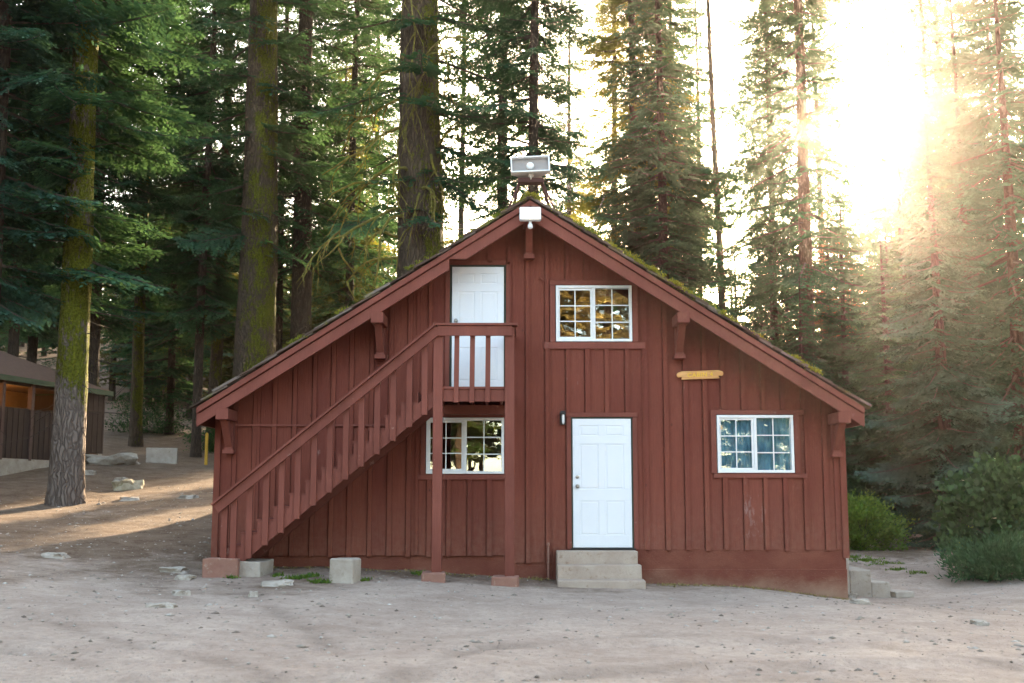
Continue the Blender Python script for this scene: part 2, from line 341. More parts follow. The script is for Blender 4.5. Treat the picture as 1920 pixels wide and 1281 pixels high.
# forest litter takes over from the trodden yard up the slope and under the trees
lit = 1 / (1 + np.exp(-((GY - (-1.0 + 1.0 * np.sin(GX * .4)) + np.where(GX < -4.5, 1.0, 0) - np.where(GX > 5, 8.0, 0)) / 1.6)))
lit = np.maximum(lit, np.clip((-3.5 - GX) * .06, 0, .35))
lit = np.maximum(lit, 1 / (1 + np.exp((GY + 27) / 2.5)))
lit = np.clip(lit + (vnoise(GX, GY, 1.3, 4) - .5) * .5, 0, 1)
def ground_mat():
    m = NM('dirt_yard'); P = m.tc.outputs['Object']
    L = m.n('Attribute', attribute_name='litter').outputs[2]
    big = m.noise(m.coord(), .35, 5, .6); mid = m.noise(m.coord((1, 1.3, 1)), 1.9, 8, .7); fine = m.noise(m.coord(), 14, 6, .7); grit = m.noise(m.coord(), 90, 4, .7)
    dust = m.mix(m.ramp(m.math('ADD', m.math('MULTIPLY', big, .45), m.math('MULTIPLY', mid, .55)), [(.36, 0), (.62, 1)]), (.36, .265, .212), (.54, .425, .350))
    dust = m.mix(m.ramp(fine, [(.3, .45), (.55, 0)]), dust, (.22, .165, .13))
    dust = m.mix(m.ramp(m.noise(m.coord(), 4.5, 8, .75), [(.60, 0), (.70, .55)]), dust, (.48, .43, .375))
    litc = m.mix(m.ramp(fine, [(.35, 0), (.65, 1)]), (.105, .062, .040), (.19, .125, .085))
    litc = m.mix(m.ramp(mid, [(.40, 0), (.68, .85)]), litc, (.27, .195, .145))
    edge = m.ramp(m.math('ADD', L, m.math('MULTIPLY', m.math('SUBTRACT', m.noise(m.coord(), 2.6, 7, .7), .5), 1.1)), [(.35, 0), (.8, 1)])
    c = m.mix(edge, dust, litc)
    c = m.mix(m.math('MULTIPLY', m.n('Attribute', attribute_name='track').outputs[2], .55), c, (.17, .125, .098))
    vo = m.n('TexVoronoi', {'Vector': m.coord(), 'Scale': 34.0, 'Randomness': 1.0}); ds = vo.outputs[0]
    sel = m.math('GREATER_THAN', m.n('SeparateColor', {'Color': vo.outputs[1]}).outputs[0], .80)
    peb = m.math('MULTIPLY', m.ramp(ds, [(.16, 1), (.30, 0)]), sel)
    pc = m.mix(m.n('SeparateColor', {'Color': vo.outputs[1]}).outputs[1], (.14, .10, .085), (.50, .46, .42))
    c = m.mix(m.math('MULTIPLY', peb, .75), c, pc)
    c = m.mix(m.ramp(grit, [(.60, 0), (.70, .5)]), c, (.10, .07, .055))
    c = m.mix(m.ramp(m.noise(m.coord((1, 1, 1)), 55, 3, .7), [(.64, 0), (.72, .6)]), c, (.50, .45, .40))
    h = m.math('ADD', m.math('ADD', m.math('MULTIPLY', mid, .8), m.math('MULTIPLY', fine, 1.2)), m.math('ADD', m.math('MULTIPLY', peb, .35), m.math('MULTIPLY', grit, .3)))
    return m.pbr(c, .95, m.bump(h, 1.0, .035), spec=.1)
me = npmesh('ground', np.stack([GX.ravel(), GY.ravel(), GZ.ravel()], 1), F, [ground_mat()], attr={'litter': lit.ravel(), 'track': TRK.ravel()}, smooth=True)
g = link('ground', me); g['kind'] = 'structure'

# ------------------------------------------------------------------ the cabin
cabin = thing('wood_cabin', 'red brown board and batten cabin with a mossy gable roof and an outside staircase', 'cabin', (0.28, 0, 0))
def cb(mb, name, mat, parent=None, bevel=0, smooth=False):      # build in world coordinates, hang under the cabin
    o = mb.build(name, mat, None, bevel, smooth); root = parent or cabin
    off = Vector((.28, 0, 0)); o.data.transform(Matrix.Translation(-off))
    o.parent = root; return o
XC, APEX, SL = .28, 5.885, .636
XL, XR, BACK = -4.61, 5.17, 8.0
zr = lambda x: APEX - SL * abs(x - XC)
rnd = random.Random(3)
OPEN = [(-.98, -.10, 2.93, 4.985), (.69, 1.90, 3.755, 4.66), (-1.34, -.12, 1.685, 2.565), (.925, 1.875, .545, 2.565), (3.19, 4.39, 1.70, 2.605)]
TRIM = [(-1.045, -.035, 2.85, 5.03), (.60, 2.0, 3.64, 4.735), (-1.42, -.04, 1.60, 2.64), (.85, 1.95, .30, 2.635), (3.10, 4.56, 1.625, 2.69)]
def bottom(x):
    return .44 if x < .0 else (.33 if x < .62 else .53)
def strip(mb, x0, x1, zlo, y0, y1, holes, tint, T, drop=.06):
    cuts = sorted({x0, x1} | {min(max(h[i], x0), x1) for h in holes for i in (0, 1)} | ({XC} if x0 < XC < x1 else set()))
    for a, b in zip(cuts, cuts[1:]):
        if b - a < .004: continue
        mid = (a + b) / 2
        hs = sorted([(h[2], h[3]) for h in holes if h[0] < mid < h[1]]); z = zlo; segs = []
        for lo, hi in hs:
            if lo > z: segs.append((z, lo))
            z = max(z, hi)
        segs.append((z, None))
        for lo, hi in segs:
            if hi is None:
                za, zb = zr(a) - drop, zr(b) - drop
                if min(za, zb) <= lo + .02:
                    if max(za, zb) <= lo + .02: continue
                    za, zb = max(za, lo + .021), max(zb, lo + .021)
            else: za = zb = hi
            n0 = len(mb.v); mb.prism([(a, lo), (b, lo), (b, zb), (a, za)], y0, y1); T += [tint] * (len(mb.v) - n0)
mb = MB(); T = []
x = XL; boards = []
while x < XR - .1:
    wd = .305 + rnd.uniform(-.018, .018); x2 = min(x + wd, XR)
    if XR - x2 < .12: x2 = XR
    boards.append((x, x2)); x = x2
for (a, b) in boards:
    for (p, q) in ([(a, b)]):
        cutx = [c for c in (.0, .62) if p < c < q]
        pts = [p] + cutx + [q]
        for u, v in zip(pts, pts[1:]):
            strip(mb, u + .0015, v - (.048 if v < XR - .1 and v not in cutx else .0015), bottom((u + v) / 2) + rnd.uniform(-.006, .004), -.002 - rnd.uniform(0, .006), .0115, OPEN, rnd.random(), T)
# battens over the board joints
bk = MB(); bk_T = []
for u, v in ((XL + .01, 0), (0, .62), (.62, XR - .01)): strip(bk, u, v, bottom((u + v) / 2) + .01, .012, .09, OPEN, 0, bk_T, .08)
cb(bk, 'wall_sheathing', M['found'])
bat = MB(); TB = []
for (a, b) in boards[:-1]:
    c = b + rnd.uniform(-.006, .006); hw = .034 + rnd.uniform(-.004, .004)
    strip(bat, c - hw, c + hw, bottom(c) - rnd.uniform(0, .02), -.040, -.009, TRIM, rnd.random(), TB, .07)
for a, b in ((XL - .02, XL + .075), (XR - .075, XR + .02)):
    strip(bat, a, b, .40, -.036, -.009, TRIM, rnd.random(), TB, .07)
for a in (2.04, -1.50, 5.0, -3.98): strip(bat, a, a + .05, bottom(a) + .01, -.030, -.009, TRIM, rnd.random(), TB, .07)
def settint(o, T):
    if len(T) == len(o.data.vertices):
        q = o.data.attributes.new('tint', 'FLOAT', 'POINT'); q.data.foreach_set('value', T)
    return o
settint(cb(mb, 'wall', M['siding']), T)
settint(cb(bat, 'battens', M['siding']), TB)
def trimbox(x0, x1, z0, z1, y=-.040):
    tr = MB(); tr.box(x0, x1, y, -.009, z0, z1); cb(tr, 'trim_board', M['red2'], bevel=.003)
trimbox(.60, 2.06, 4.665, 4.735); trimbox(.50, 2.10, 3.645, 3.75, -.043); trimbox(.60, .684, 3.755, 4.66); trimbox(1.906, 1.99, 3.755, 4.66)
trimbox(-1.055, -.985, 2.93, 4.98); trimbox(-.095, -.03, 2.93, 4.99); trimbox(-.985, -.10, 4.99, 5.06)
trimbox(-1.42, -1.346, 1.685, 2.565); trimbox(-1.46, -.03, 1.60, 1.68, -.043); trimbox(-1.42, -.04, 2.57, 2.64)
trimbox(.85, .92, .535, 2.565); trimbox(1.88, 1.95, .535, 2.565); trimbox(.84, 1.96, 2.57, 2.64, -.043)
trimbox(3.10, 3.184, 1.70, 2.61); trimbox(4.396, 4.48, 1.70, 2.61); trimbox(3.13, 4.58, 1.625, 1.695, -.043); trimbox(3.10, 4.60, 2.61, 2.68)
trimbox(-4.50, -1.6, 2.425, 2.46, -.044)
tr = MB(); tr.obox((.47, -.05, 4.76), ((1, 0, -.8), (0, 1, 0), (.8, 0, 1)), (.10, .02, .018))
cb(tr, 'trim_board', M['red2'], bevel=.003)
# side and back walls
for nm, x0, x1 in (('left', XL, XL + .12), ('right', XR - .12, XR)):
    mb = MB(); mb.box(x0 + .004, x1 - .004, .10, BACK, .42, zr(XL) - .03)
    s = -1 if nm == 'left' else 1
    xo = XL if s < 0 else XR
    for k in range(26):
        y = .3 + k * .3
        mb.box(xo - .004 if s > 0 else xo - .03, xo + .03 if s > 0 else xo + .004, y - .035, y + .035, .44, zr(XL) - .03)
    cb(mb, 'wall', M['red'])
mb = MB(); mb.prism([(XL + .004, .42), (XR - .004, .42), (XR - .004, zr(XR) - .06), (XC, zr(XC) - .06), (XL + .004, zr(XL) - .06)], BACK, BACK + .1)
cb(mb, 'wall', M['red'])
mb = MB(); mb.box(XL + .13, XR - .13, .2, BACK - .1, .40, .48); cb(mb, 'floor', M['interior'])
# foundation: recessed and low at the left, flush and tall at the right
f = MB(); f.box(XL + .02, -.02, .03, .25, -.3, .46); f.box(-.02, .62, .015, .25, -.6, .36); f.box(.62, XR - .025, -.0, .25, -.9, .545)
f.box(.70, XR - .02, -.012, .05, -.9, .235); f.box(XR - .27, XR - .022, .25, BACK, -1.0, .43); f.box(XL + .02, XL + .25, .25, BACK, -.3, .43); f.box(XL + .25, XR - .27, BACK - .2, BACK, -.6, .42)
cb(f, 'foundation', M['found'], bevel=.008)

# roof: deck, shakes, moss
def shake_mat():
    m = NM('weathered_cedar_shakes'); v = m.coord((1, .1, 1)); n = m.noise(m.coord((.3, 6, 6)), 9, 5); t = m.n('Attribute', attribute_name='tint').outputs[2]
    c = m.ramp(t, [(0, (.06, .036, .027)), (.5, (.13, .08, .06)), (1, (.24, .19, .16))])
    c = m.mix(m.math('MULTIPLY', n, .6), c, (.04, .028, .022))
    mo = m.ramp(m.noise(m.coord(), 1.7, 6, .7), [(.56, 0), (.66, .7)])
    c = m.mix(mo, c, (.13, .135, .02)); return m.pbr(c, .95, m.bump(n, .6, .01), spec=.15)
M['shake'] = shake_mat()
ROOFY0, ROOFY1 = -.66, BACK + .5
HALF = 5.06
deck = MB()
for s in (-1, 1):
    ex = XC + s * HALF
    deck.add([(XC, ROOFY0 + .06, zr(XC) - .001), (ex, ROOFY0 + .06, zr(ex) - .001), (ex, ROOFY1, zr(ex) - .001), (XC, ROOFY1, zr(XC) - .001),
              (XC, ROOFY0 + .06, zr(XC) - .06), (ex, ROOFY0 + .06, zr(ex) - .06), (ex, ROOFY1, zr(ex) - .06), (XC, ROOFY1, zr(XC) - .06)],
             [(0, 1, 2, 3), (7, 6, 5, 4), (0, 4, 5, 1), (1, 5, 6, 2), (2, 6, 7, 3)])
roof = cb(deck, 'roof', M['red'])
sh = MB(); TS = []; th = math.atan(SL)
for s in (-1, 1):
    ux = Vector((s * math.cos(th), 0, -math.sin(th))); un = Vector((s * math.sin(th), 0, math.cos(th)))
    Ls = HALF / math.cos(th); nc = 27
    for i in range(nc):
        d0 = i * Ls / nc
        y = ROOFY0 - rnd.uniform(.0, .05)
        while y < ROOFY1:
            wd = rnd.uniform(.09, .22); y2 = min(y + wd, ROOFY1 + .05); ln = .42 + rnd.uniform(-.03, .05); tk = rnd.uniform(.020, .038)
            if rnd.random() > .02:
                lift = .012 + rnd.uniform(0, .012); tilt = .055 + rnd.uniform(-.01, .03)
                a = ux - un * 0 + un * (tilt * .0); c = Vector((XC, (y + y2) / 2, APEX)) + ux * (d0 + Ls / nc - ln / 2 + .06 + rnd.uniform(-.015, .03)) + un * (lift + tk)
                ax = (ux + un * tilt).normalized()
                n0 = len(sh.v); sh.obox(c, (ax, Vector((0, 1, 0)), un), (ln, y2 - y - .006, tk)); t_ = rnd.random(); TS += [t_] * (len(sh.v) - n0)
            y = y2
n0 = len(sh.v)
for k in range(40):                                             # ridge caps
    y = ROOFY0 + k * .23
    for s in (-1, 1):
        ux = Vector((s * math.cos(th), 0, -math.sin(th))); un = Vector((s * math.sin(th), 0, math.cos(th)))
        sh.obox(Vector((XC, y + .14, APEX)) + ux * .07 + un * .062, (ux, Vector((0, 1, .06)), un), (.16, .34, .02))
TS += [rnd.random() for _ in range((len(sh.v) - n0))]
so = cb(sh, 'shakes', M['shake'], roof); settint(so, TS)

def tufts(name, pts, size, mat, parent=None, n=9, seed=1, up=.6):      # cushions of tiny blades round each point
    q = np.random.RandomState(seed); P = np.repeat(np.array(pts), n, 0); k = len(P)
    P = P + q.normal(0, 1, (k, 3)) * np.array([size, size, size * .25])
    d = q.normal(0, 1, (k, 3)); d[:, 2] = np.abs(d[:, 2]) + up; d /= np.linalg.norm(d, axis=1)[:, None]
    e = np.cross(d, q.normal(0, 1, (k, 3))); e /= np.linalg.norm(e, axis=1)[:, None] + 1e-9
    L = size * q.uniform(.5, 1.3, (k, 1)); W = size * .28
    V = np.stack([P - e * W, P + e * W, P + d * L + e * W * .3, P + d * L - e * W * .3], 1).reshape(-1, 3)
    return link(name, npmesh(name, V, np.arange(4 * k).reshape(-1, 4), [mat], attr={'tint': np.repeat(q.rand(k), 4)}), parent)
pts = []
def moss_at(x, y, n, spread):
    for _ in range(n):
        xx = x + rnd.gauss(0, spread); yy = max(y + rnd.gauss(0, spread), ROOFY0 - .03)
        if abs(xx - XC) < HALF: pts.append((xx - .28, yy, zr(xx) + .075 + rnd.uniform(-.01, .03)))
for x, n, sp in ((XC, 60, .07), (.75, 10, .06), (1.25, 22, .08), (1.55, 34, .10), (1.95, 30, .10), (2.15, 34, .1), (2.55, 40, .12), (2.8, 24, .08), (3.1, 16, .1), (3.4, 22, .08), (3.75, 12, .06), (4.25, 14, .05), (4.45, 30, .07), (4.6, 16, .05), (-.2, 12, .08), (-.75, 10, .08), (-1.5, 12, .1), (-2.6, 8, .08), (-3.3, 14, .06), (1.0, 12, .09)):
    moss_at(x, ROOFY0 + .06, n, sp)
for _ in range(500):
    x = XC + rnd.uniform(-1, 1) * HALF; y = rnd.uniform(ROOFY0, ROOFY1)
    if float(vnoise([x], [y], .9, 5)[0]) > .55: moss_at(x, y, 4, .08)
tufts('moss', pts, .034, M['mosstuft'], roof, 14, 4)
lp = [(XC - 3.40 - .28, -.5, zr(XC - 3.4) + .11), (XC - 3.46 - .28, -.42, zr(XC - 3.4) + .13), (XC - 3.35 - .28, -.46, zr(XC - 3.4) + .2)]

# rake boards with the cut by the upper door
for s in (-1, 1):
    rk = MB(); e = XC + s * (HALF - .02)
    P = [(XC, zr(XC) - .112), (e, zr(e) - .112), (e, zr(e) - .295)]
    if s < 0: P += [(-.965, zr(-.965) - .295), (-.965, 4.965), (-.70, 4.965)]
    P += [(XC, zr(XC) - .295)]
    rk.prism(P if s < 0 else P[::-1], -.62, -.575)
    Q = [(XC, zr(XC)), (e, zr(e)), (e, zr(e) - .096), (XC, zr(XC) - .096)]
    rk.prism(Q, -.655, -.595)
    cb(rk, 'rake_board', M['red2'], roof, bevel=.004)
for s in (-1, 1):
    e = XC + s * (HALF - .02); fa = MB(); fa.box(e - .02, e + .02, -.57, ROOFY1 - .02, zr(e) - .26, zr(e) - .065); cb(fa, 'fascia', M['red2'], roof)
# bracket at each purlin end
for x in (-4.38, -2.06, .27, 2.62, 5.02):
    b = MB(); zb = zr(x) - .295 - (.13 if abs(x - .27) > .2 else .02)
    b.box(x - .095, x + .095, -.64 if abs(x - .27) > .2 else -.56, -.045, zb, zb + .165)
    b.prism([(0, 0)] * 0 or [(x - .062, zb - .44), (x + .062, zb - .44), (x + .062, zb), (x - .062, zb)], -.16, -.045)
    b.add([(x + i, y, z) for i in (-.055, .055) for y, z in ((-.16, zb - .40), (-.52, zb - .001), (-.34, zb - .001), (-.16, zb - .2))], [(0, 1, 2, 3), (7, 6, 5, 4), (0, 4, 5, 1), (1, 5, 6, 2), (2, 6, 7, 3), (3, 7, 4, 0)])
    b.box(x - .085, x + .085, -.20, -.045, zb - .50, zb - .435)
    cb(b, 'bracket', M['red2'], bevel=.004)

# windows
def window(x0, x1, z0, z1, curt=False, blur=0):
    w_ = MB(); y0, y1 = -.055, .06; fw = .042
    w_.box(x0, x1, y0, y1, z0, z0 + fw); w_.box(x0, x1, y0, y1, z1 - fw, z1); w_.box(x0, x0 + fw, y0 + .001, y1, z0 + fw, z1 - fw); w_.box(x1 - fw, x1, y0 + .001, y1, z0 + fw, z1 - fw)
    xm = (x0 + x1) / 2
    w_.box(xm - .022, xm + .022, y0 + .004, y1, z0 + fw, z1 - fw)
    a, b = x0 + fw, xm - .022                                     # sliding sash on the left, its frame thicker
    sw = .034
    w_.box(a, b, -.03, .0, z0 + fw, z0 + fw + sw); w_.box(a, b, -.03, .0, z1 - fw - sw, z1 - fw); w_.box(a, a + sw * .6, -.029, .0, z0 + fw + sw, z1 - fw - sw); w_.box(b - sw, b, -.029, .0, z0 + fw + sw, z1 - fw - sw)
    frame = cb(w_, 'window', M['vinyl'], bevel=.003)
    mu = MB()
    for (p, q, lo, hi, y) in ((a + sw * .6, b - sw, z0 + fw + sw, z1 - fw - sw, -.012), (xm + .022, x1 - fw, z0 + fw, z1 - fw, .006)):
        mu.box((p + q) / 2 - .008, (p + q) / 2 + .008, y - .012, y + .004, lo, hi)
        for k in (1, 2):
            z = lo + (hi - lo) * k / 3
            mu.box(p, (p + q) / 2 - .008, y - .0115, y + .004, z - .008, z + .008); mu.box((p + q) / 2 + .008, q, y - .0115, y + .004, z - .008, z + .008)
        gp_ = MB(); gp_.box(p - .003, q + .003, y + .006, y + .010, lo - .003, hi + .003); cb(gp_, 'pane', M['glass'], frame)
    cb(mu, 'muntins', M['vinyl'], frame)
    if curt:
        for (p, q) in ((x0 + .03, xm - .02), (xm + .01, x1 - .03)):
            n = 60; V = []; Fq = []
            for i in range(n + 1):
                xx = p + (q - p) * i / n; yy = .042 + .010 * math.sin(i * .9) + .006 * math.sin(i * .37 + 1)
                V += [(xx, yy, z0 + .01), (xx, yy + .004, z1 - .01)]
            for i in range(n): Fq.append((2 * i, 2 * i + 2, 2 * i + 3, 2 * i + 1))
            c_ = MB(); c_.add(V, Fq); cb(c_, 'curtain', M['curtain'], frame, smooth=True)
    return frame
window(.695, 1.895, 3.76, 4.655)['label'] = 'upper window reflecting sunlit trees'
window(-1.335, -.125, 1.69, 2.56)['label'] = 'ground floor window under the stair landing'
window(3.195, 4.385, 1.705, 2.60, True)['label'] = 'window with blue curtains'

# six panel doors
def door(x0, x1, z0, z1, knob, bolt):
    d = MB(); fr = MB()
    fr.box(x0 - .03, x0, -.028, .06, z0 - .01, z1 + .03); fr.box(x1, x1 + .03, -.028, .06, z0 - .01, z1 + .03); fr.box(x0, x1, -.028, .06, z1, z1 + .03)
    d.box(x0 + .004, x1 - .004, -.010, .05, z0 + .006, z1 - .004)
    W = x1 - x0; H = z1 - z0; y = -.018
    cols = [(x0 + .13 * W, x0 + .44 * W), (x0 + .56 * W, x0 + .87 * W)]; rows = [(.135, .395), (.485, .775), (.865, .945)] if False else [(.10, .36), (.45, .80), (.865, .945)]
    xs = [x0 + .004, cols[0][0], cols[0][1], cols[1][0], cols[1][1], x1 - .004]
    zs = [z0 + .006] + [z0 + H * r for q in rows for r in q] + [z1 - .004]
    for i in range(0, 7, 2): d.box(xs[0], xs[-1], y, -.0102, zs[i], zs[i + 1])
    for j in (1, 3, 5):
        for i in (0, 2, 4): d.box(xs[i], xs[i + 1], y, -.0102, zs[j], zs[j + 1])
        for (a, b) in cols:
            g_ = .022; d.prism([(a + g_, zs[j] + g_), (b - g_, zs[j] + g_), (b - g_, zs[j + 1] - g_), (a + g_, zs[j + 1] - g_)], -.0165, -.0101)
    o = cb(d, 'door', M['white'], bevel=.004); cb(fr, 'door_frame', M['weather'], o)
    k = MB(); k.tube([(knob[0], -.018, knob[1]), (knob[0], -.05, knob[1]), (knob[0], -.055, knob[1]), (knob[0], -.08, knob[1]), (knob[0], -.088, knob[1])], [.012, .012, .028, .030, .018], 14)
    k.tube([(knob[0], -.017, knob[1]), (knob[0], -.024, knob[1])], [.032, .030], 16); cb(k, 'door_knob', M['metal'], o, smooth=False)
    if bolt:
        k = MB(); k.tube([(bolt[0], -.017, bolt[1]), (bolt[0], -.03, bolt[1]), (bolt[0], -.034, bolt[1])], [.03, .028, .014], 16); cb(k, 'deadbolt', M['metal'], o)
    return o
door(.94, 1.86, .555, 2.55, (1.015, 1.50), (1.015, 1.645))['label'] = 'white six panel ground floor door'
door(-.955, -.125, 2.94, 4.965, (-.885, 4.09), None)['label'] = 'white six panel upper door at the landing'
th_ = MB(); th_.box(.90, 1.90, -.07, .08, .530, .553); cb(th_, 'threshold', M['black'])

# outside staircase
LY = -1.15
st = MB(); run, rise, N = .2285, .1885, 13; SX, SZ = -4.14, .455        # nose of the first tread
for k in range(N - 1):
    x = SX + k * run; z = SZ + (k + 1) * rise - rise * .0
    st.box(x - .02, x + run + .02, LY + .04, -.06, z - .035 - rise + rise * 1.0, z)
for y0, y1 in ((LY + .01, LY + .05), (-.10, -.062)):
    P = [(-4.16, .42), (-3.86, .42)]
    P.append((-1.09, .42 + (-1.09 + 3.86) * SL * 0 + 2.77 * .825)); P.append((-1.09, 2.93))
    for k in range(N - 2, -1, -1):
        x = SX + k * run; z = SZ + (k + 1) * rise
        P += [(x + run, z - .036), (x, z - .036)]
    P = [(a, min(b, 2.93)) for a, b in P]
    st.prism(P, y0, y1)
for k in range(N):
    x = SX + k * run; z = SZ + k * rise
    st.box(x + .0, x + .018, LY + .052, -.102, z - .0, z + rise - .036)
stairs = cb(st, 'staircase', M['redrail'])
ld = MB(); ld.box(-1.12, .02, LY + .005, -.045, 2.72, 2.90)                      # joists and deck of the landing
ld2 = MB()
ld2.box(-1.06, -.03, LY - .0, LY + .045, 2.725, 2.905)
ld2.box(-1.08, -1.04, LY + .045, -.05, 2.73, 2.905); ld2.box(-.05, -.01, LY + .045, -.05, 2.73, 2.905)
for k in range(4): ld2.box(-.84 + k * .22, -.80 + k * .22, LY + .045, -.05, 2.74, 2.905)
for k in range(8): ld2.box(-1.12, .02, LY - .02 + k * .139, LY + .113 + k * .139, 2.906, 2.942)
ld2.box(-1.06, -.04, -.30, -.045, 2.60, 2.74)
cb(ld2, 'landing', M['redrail'], stairs, bevel=.003)
for xa, px0 in ((-1.085, -1.055), (-.035, -.02)):
    p = MB(); g0 = gz(xa, LY) + .12
    top = 3.82
    p.add([(xa - .07 - .0 + dx * 0, y, z) for dx in (0,) for z, xo in ((g0, 0), (top, 0)) for y in (LY - .06, LY + .07)] + [(xa + .07, y, z) for z in (g0, top) for y in (LY - .06, LY + .07)],
          [(0, 1, 3, 2), (4, 6, 7, 5), (0, 2, 6, 4), (1, 5, 7, 3), (0, 4, 5, 1), (2, 3, 7, 6)])
    cb(p, 'post', M['redrail'], stairs, bevel=.006)
r_ = MB()
r_.box(-1.10, .0, LY - .10, LY - .062, 3.685, 3.835)
r_.box(-1.16, .085, LY - .125, LY + .06, 3.838, 3.872)
r_.box(-.03, .012, LY + .07, -.05, 3.69, 3.835); r_.box(-.06, .06, LY + .06, -.045, 3.838, 3.87)
r_.box(-1.0, -.1, LY + .0, LY + .035, 3.70, 3.80)
d_ = Vector((-3.17, 0, -2.605)).normalized(); a_ = Vector((-1.15, LY - .08, 3.85)); b_ = a_ + Vector((-3.17, 0, -2.605))
nrm = Vector((-d_.z, 0, d_.x)); nrm = nrm if nrm.z > 0 else -nrm
r_.obox((a_ + b_) / 2 - nrm * .098 + Vector((0, 0, 0)), (d_, (0, 1, 0), nrm), ((b_ - a_).length + .02, .038, .135))
r_.obox((a_ + b_) / 2 - nrm * .012, (d_, (0, 1, 0), nrm), ((b_ - a_).length + .03, .13, .032))
r_.obox(a_ + Vector((0, .045, -.09)), ((1, 0, 0), (0, 1, 0), (0, 0, 1)), (.05, .05, .14))
cb(r_, 'handrail', M['redrail'], stairs, bevel=.003)
def railz(x): return 3.85 + (x + 1.15) * 2.605 / 3.17
def strz(x): return .42 + (x + 3.86) * .825
for k in range(13):
    x = -4.02 + k * .2283 + rnd.uniform(-.006, .006)
    z0 = max(strz(x) - .02, .44); z1 = railz(x) - .10; hw = .043
    if x > -1.22: continue
    q = MB(); sl = 2.605 / 3.17
    q.prism([(x - hw, z0), (x + hw, z0 + rnd.uniform(-.01, .012)), (x + hw, z1 + hw * sl), (x - hw, z1 - hw * sl)], LY - .035, LY + .009)
    cb(q, 'baluster', M['redrail'], stairs, bevel=.003)
for x in (-.815, -.585, -.355):
    q = MB(); q.prism([(x - .045, 2.70 + rnd.uniform(-.01, .01)), (x - .005 + .03, 2.71), (x + .045, 3.70), (x - .035, 3.70)] if False else [(x - .04, 2.71 + rnd.uniform(-.01, .01)), (x + .032, 2.71), (x + .04, 3.72), (x - .032, 3.72)], LY - .042, LY - .003)
    cb(q, 'baluster', M['redrail'], stairs, bevel=.003)
q = MB(); q.box(-4.20, -4.11, LY - .035, LY + .05, .42, railz(-4.15) - .12); cb(q, 'newel_post', M['redrail'], stairs, bevel=.004)

# ------------------------------------------------------------------ things on and round the cabin
def lumpy(o, amt, seed, sc=3.0):                                # knock edges about so cast pieces are not perfect
    from mathutils import noise
    for v in o.data.vertices:
        p = v.co; n = noise.noise_vector(p * sc + Vector((seed, seed * 2, 0))); v.co = p + n * amt
def subd(o, n=2):
    import bmesh
    bm = bmesh.new(); bm.from_mesh(o.data); bmesh.ops.subdivide_edges(bm, edges=bm.edges, cuts=n, use_grid_fill=True); bm.to_mesh(o.data); bm.free()
def block(name, label, cat, c, dims, mat, rz=0, amt=.012, seed=1, bevel=.012, group=None):
    mb = MB(); mb.box(-dims[0] / 2, dims[0] / 2, -dims[1] / 2, dims[1] / 2, 0, dims[2]); o = mb.build(name, mat, None, bevel)
    subd(o, 3); lumpy(o, amt, seed); o.location = c; o.rotation_euler = (0, 0, rz); return tag(o, label, cat, group)
# front steps
s = MB(); z0 = gz(1.3, -.8) - .25
for k, (y, z, e) in enumerate(((-.36, .525, 0), (-.66, .335, .025), (-.96, .135, .05))):
    y1 = (-.045, -.358, -.658)[k]
    s.box(.675 + .0 - e * .2, 1.90 + e * .9, y, y1, z0, z)
    s.box(.67 - e * .2, 1.905 + e * .9, y - .012, y - .001, z - .035, z + .002) if False else None
so = s.build('concrete_steps', M['step'], None, .012); subd(so, 2); lumpy(so, .006, 3)
tag(so, 'three weathered concrete steps below the white ground floor door', 'steps')
# side steps at the right corner
s = MB(); Y0, Y1 = 2.2, 3.5
for x0, x1, zt in ((5.16, 5.43, .42), (5.43, 5.83, .27), (5.83, 6.20, .075), (6.20, 6.52, -.13)):
    s.box(x0 + .001, x1, Y0, Y1, -.9, zt)
so = s.build('concrete_steps', M['block'], None, .015); subd(so, 2); lumpy(so, .008, 9)
tag(so, 'grey concrete side steps leading down from the right wall of the cabin', 'steps')
block('concrete_slab', 'small broken concrete slab lying at the foot of the side steps', 'slab', (6.75, 2.5, gz(6.75, 2.5) - .02), (.34, .5, .11), M['block'], .15, .02, 5)
# piers under the stair
block('concrete_footing', 'pinkish concrete footing under the foot of the wooden stair', 'footing', (-4.17, -1.10, gz(-4.2, -1.1) - .22), (.50, .42, .48), M['redconc'], .03, .02, 11)
block('concrete_footing', 'grey concrete block wedged behind the stair foot footing', 'footing', (-3.74, -.92, gz(-3.7, -.9) - .22), (.36, .55, .42), M['block'], -.12, .02, 13)
block('concrete_block', 'pale square concrete block standing loose in front of the shaded siding', 'block', (-2.34, -1.55, gz(-2.34, -1.55) - .06), (.35, .34, .38), M['block'], -.22, .018, 17, .02)
block('wooden_block', 'dark red wood block lying behind the pale concrete block', 'block', (-2.42, -.75, gz(-2.4, -.75) - .02), (.30, .25, .26), M['redconc'], .1, .01, 19)
block('concrete_footing', 'reddish concrete footing under the left landing post', 'footing', (-1.13, LY, gz(-1.13, LY) - .2), (.34, .36, .33), M['redconc'], .05, .016, 21)
block('concrete_footing', 'chipped reddish concrete footing under the right landing post', 'footing', (-.10, LY + .0, gz(-.1, LY) - .22), (.38, .38, .35), M['redconc'], -.06, .024, 23)
p = MB(); p.tube([(.555, -.12, -.1), (.555, -.12, .60)], [.016, .016], 10); p.tube([(.555, -.12, .60), (.555, -.12, .64)], [.026, .022], 10); p.bar((.555, -.12, .55), (.555, -.01, .55), .02, .02)
tag(p.build('standpipe', M['redconc']), 'thin reddish standpipe beside the front steps', 'pipe')
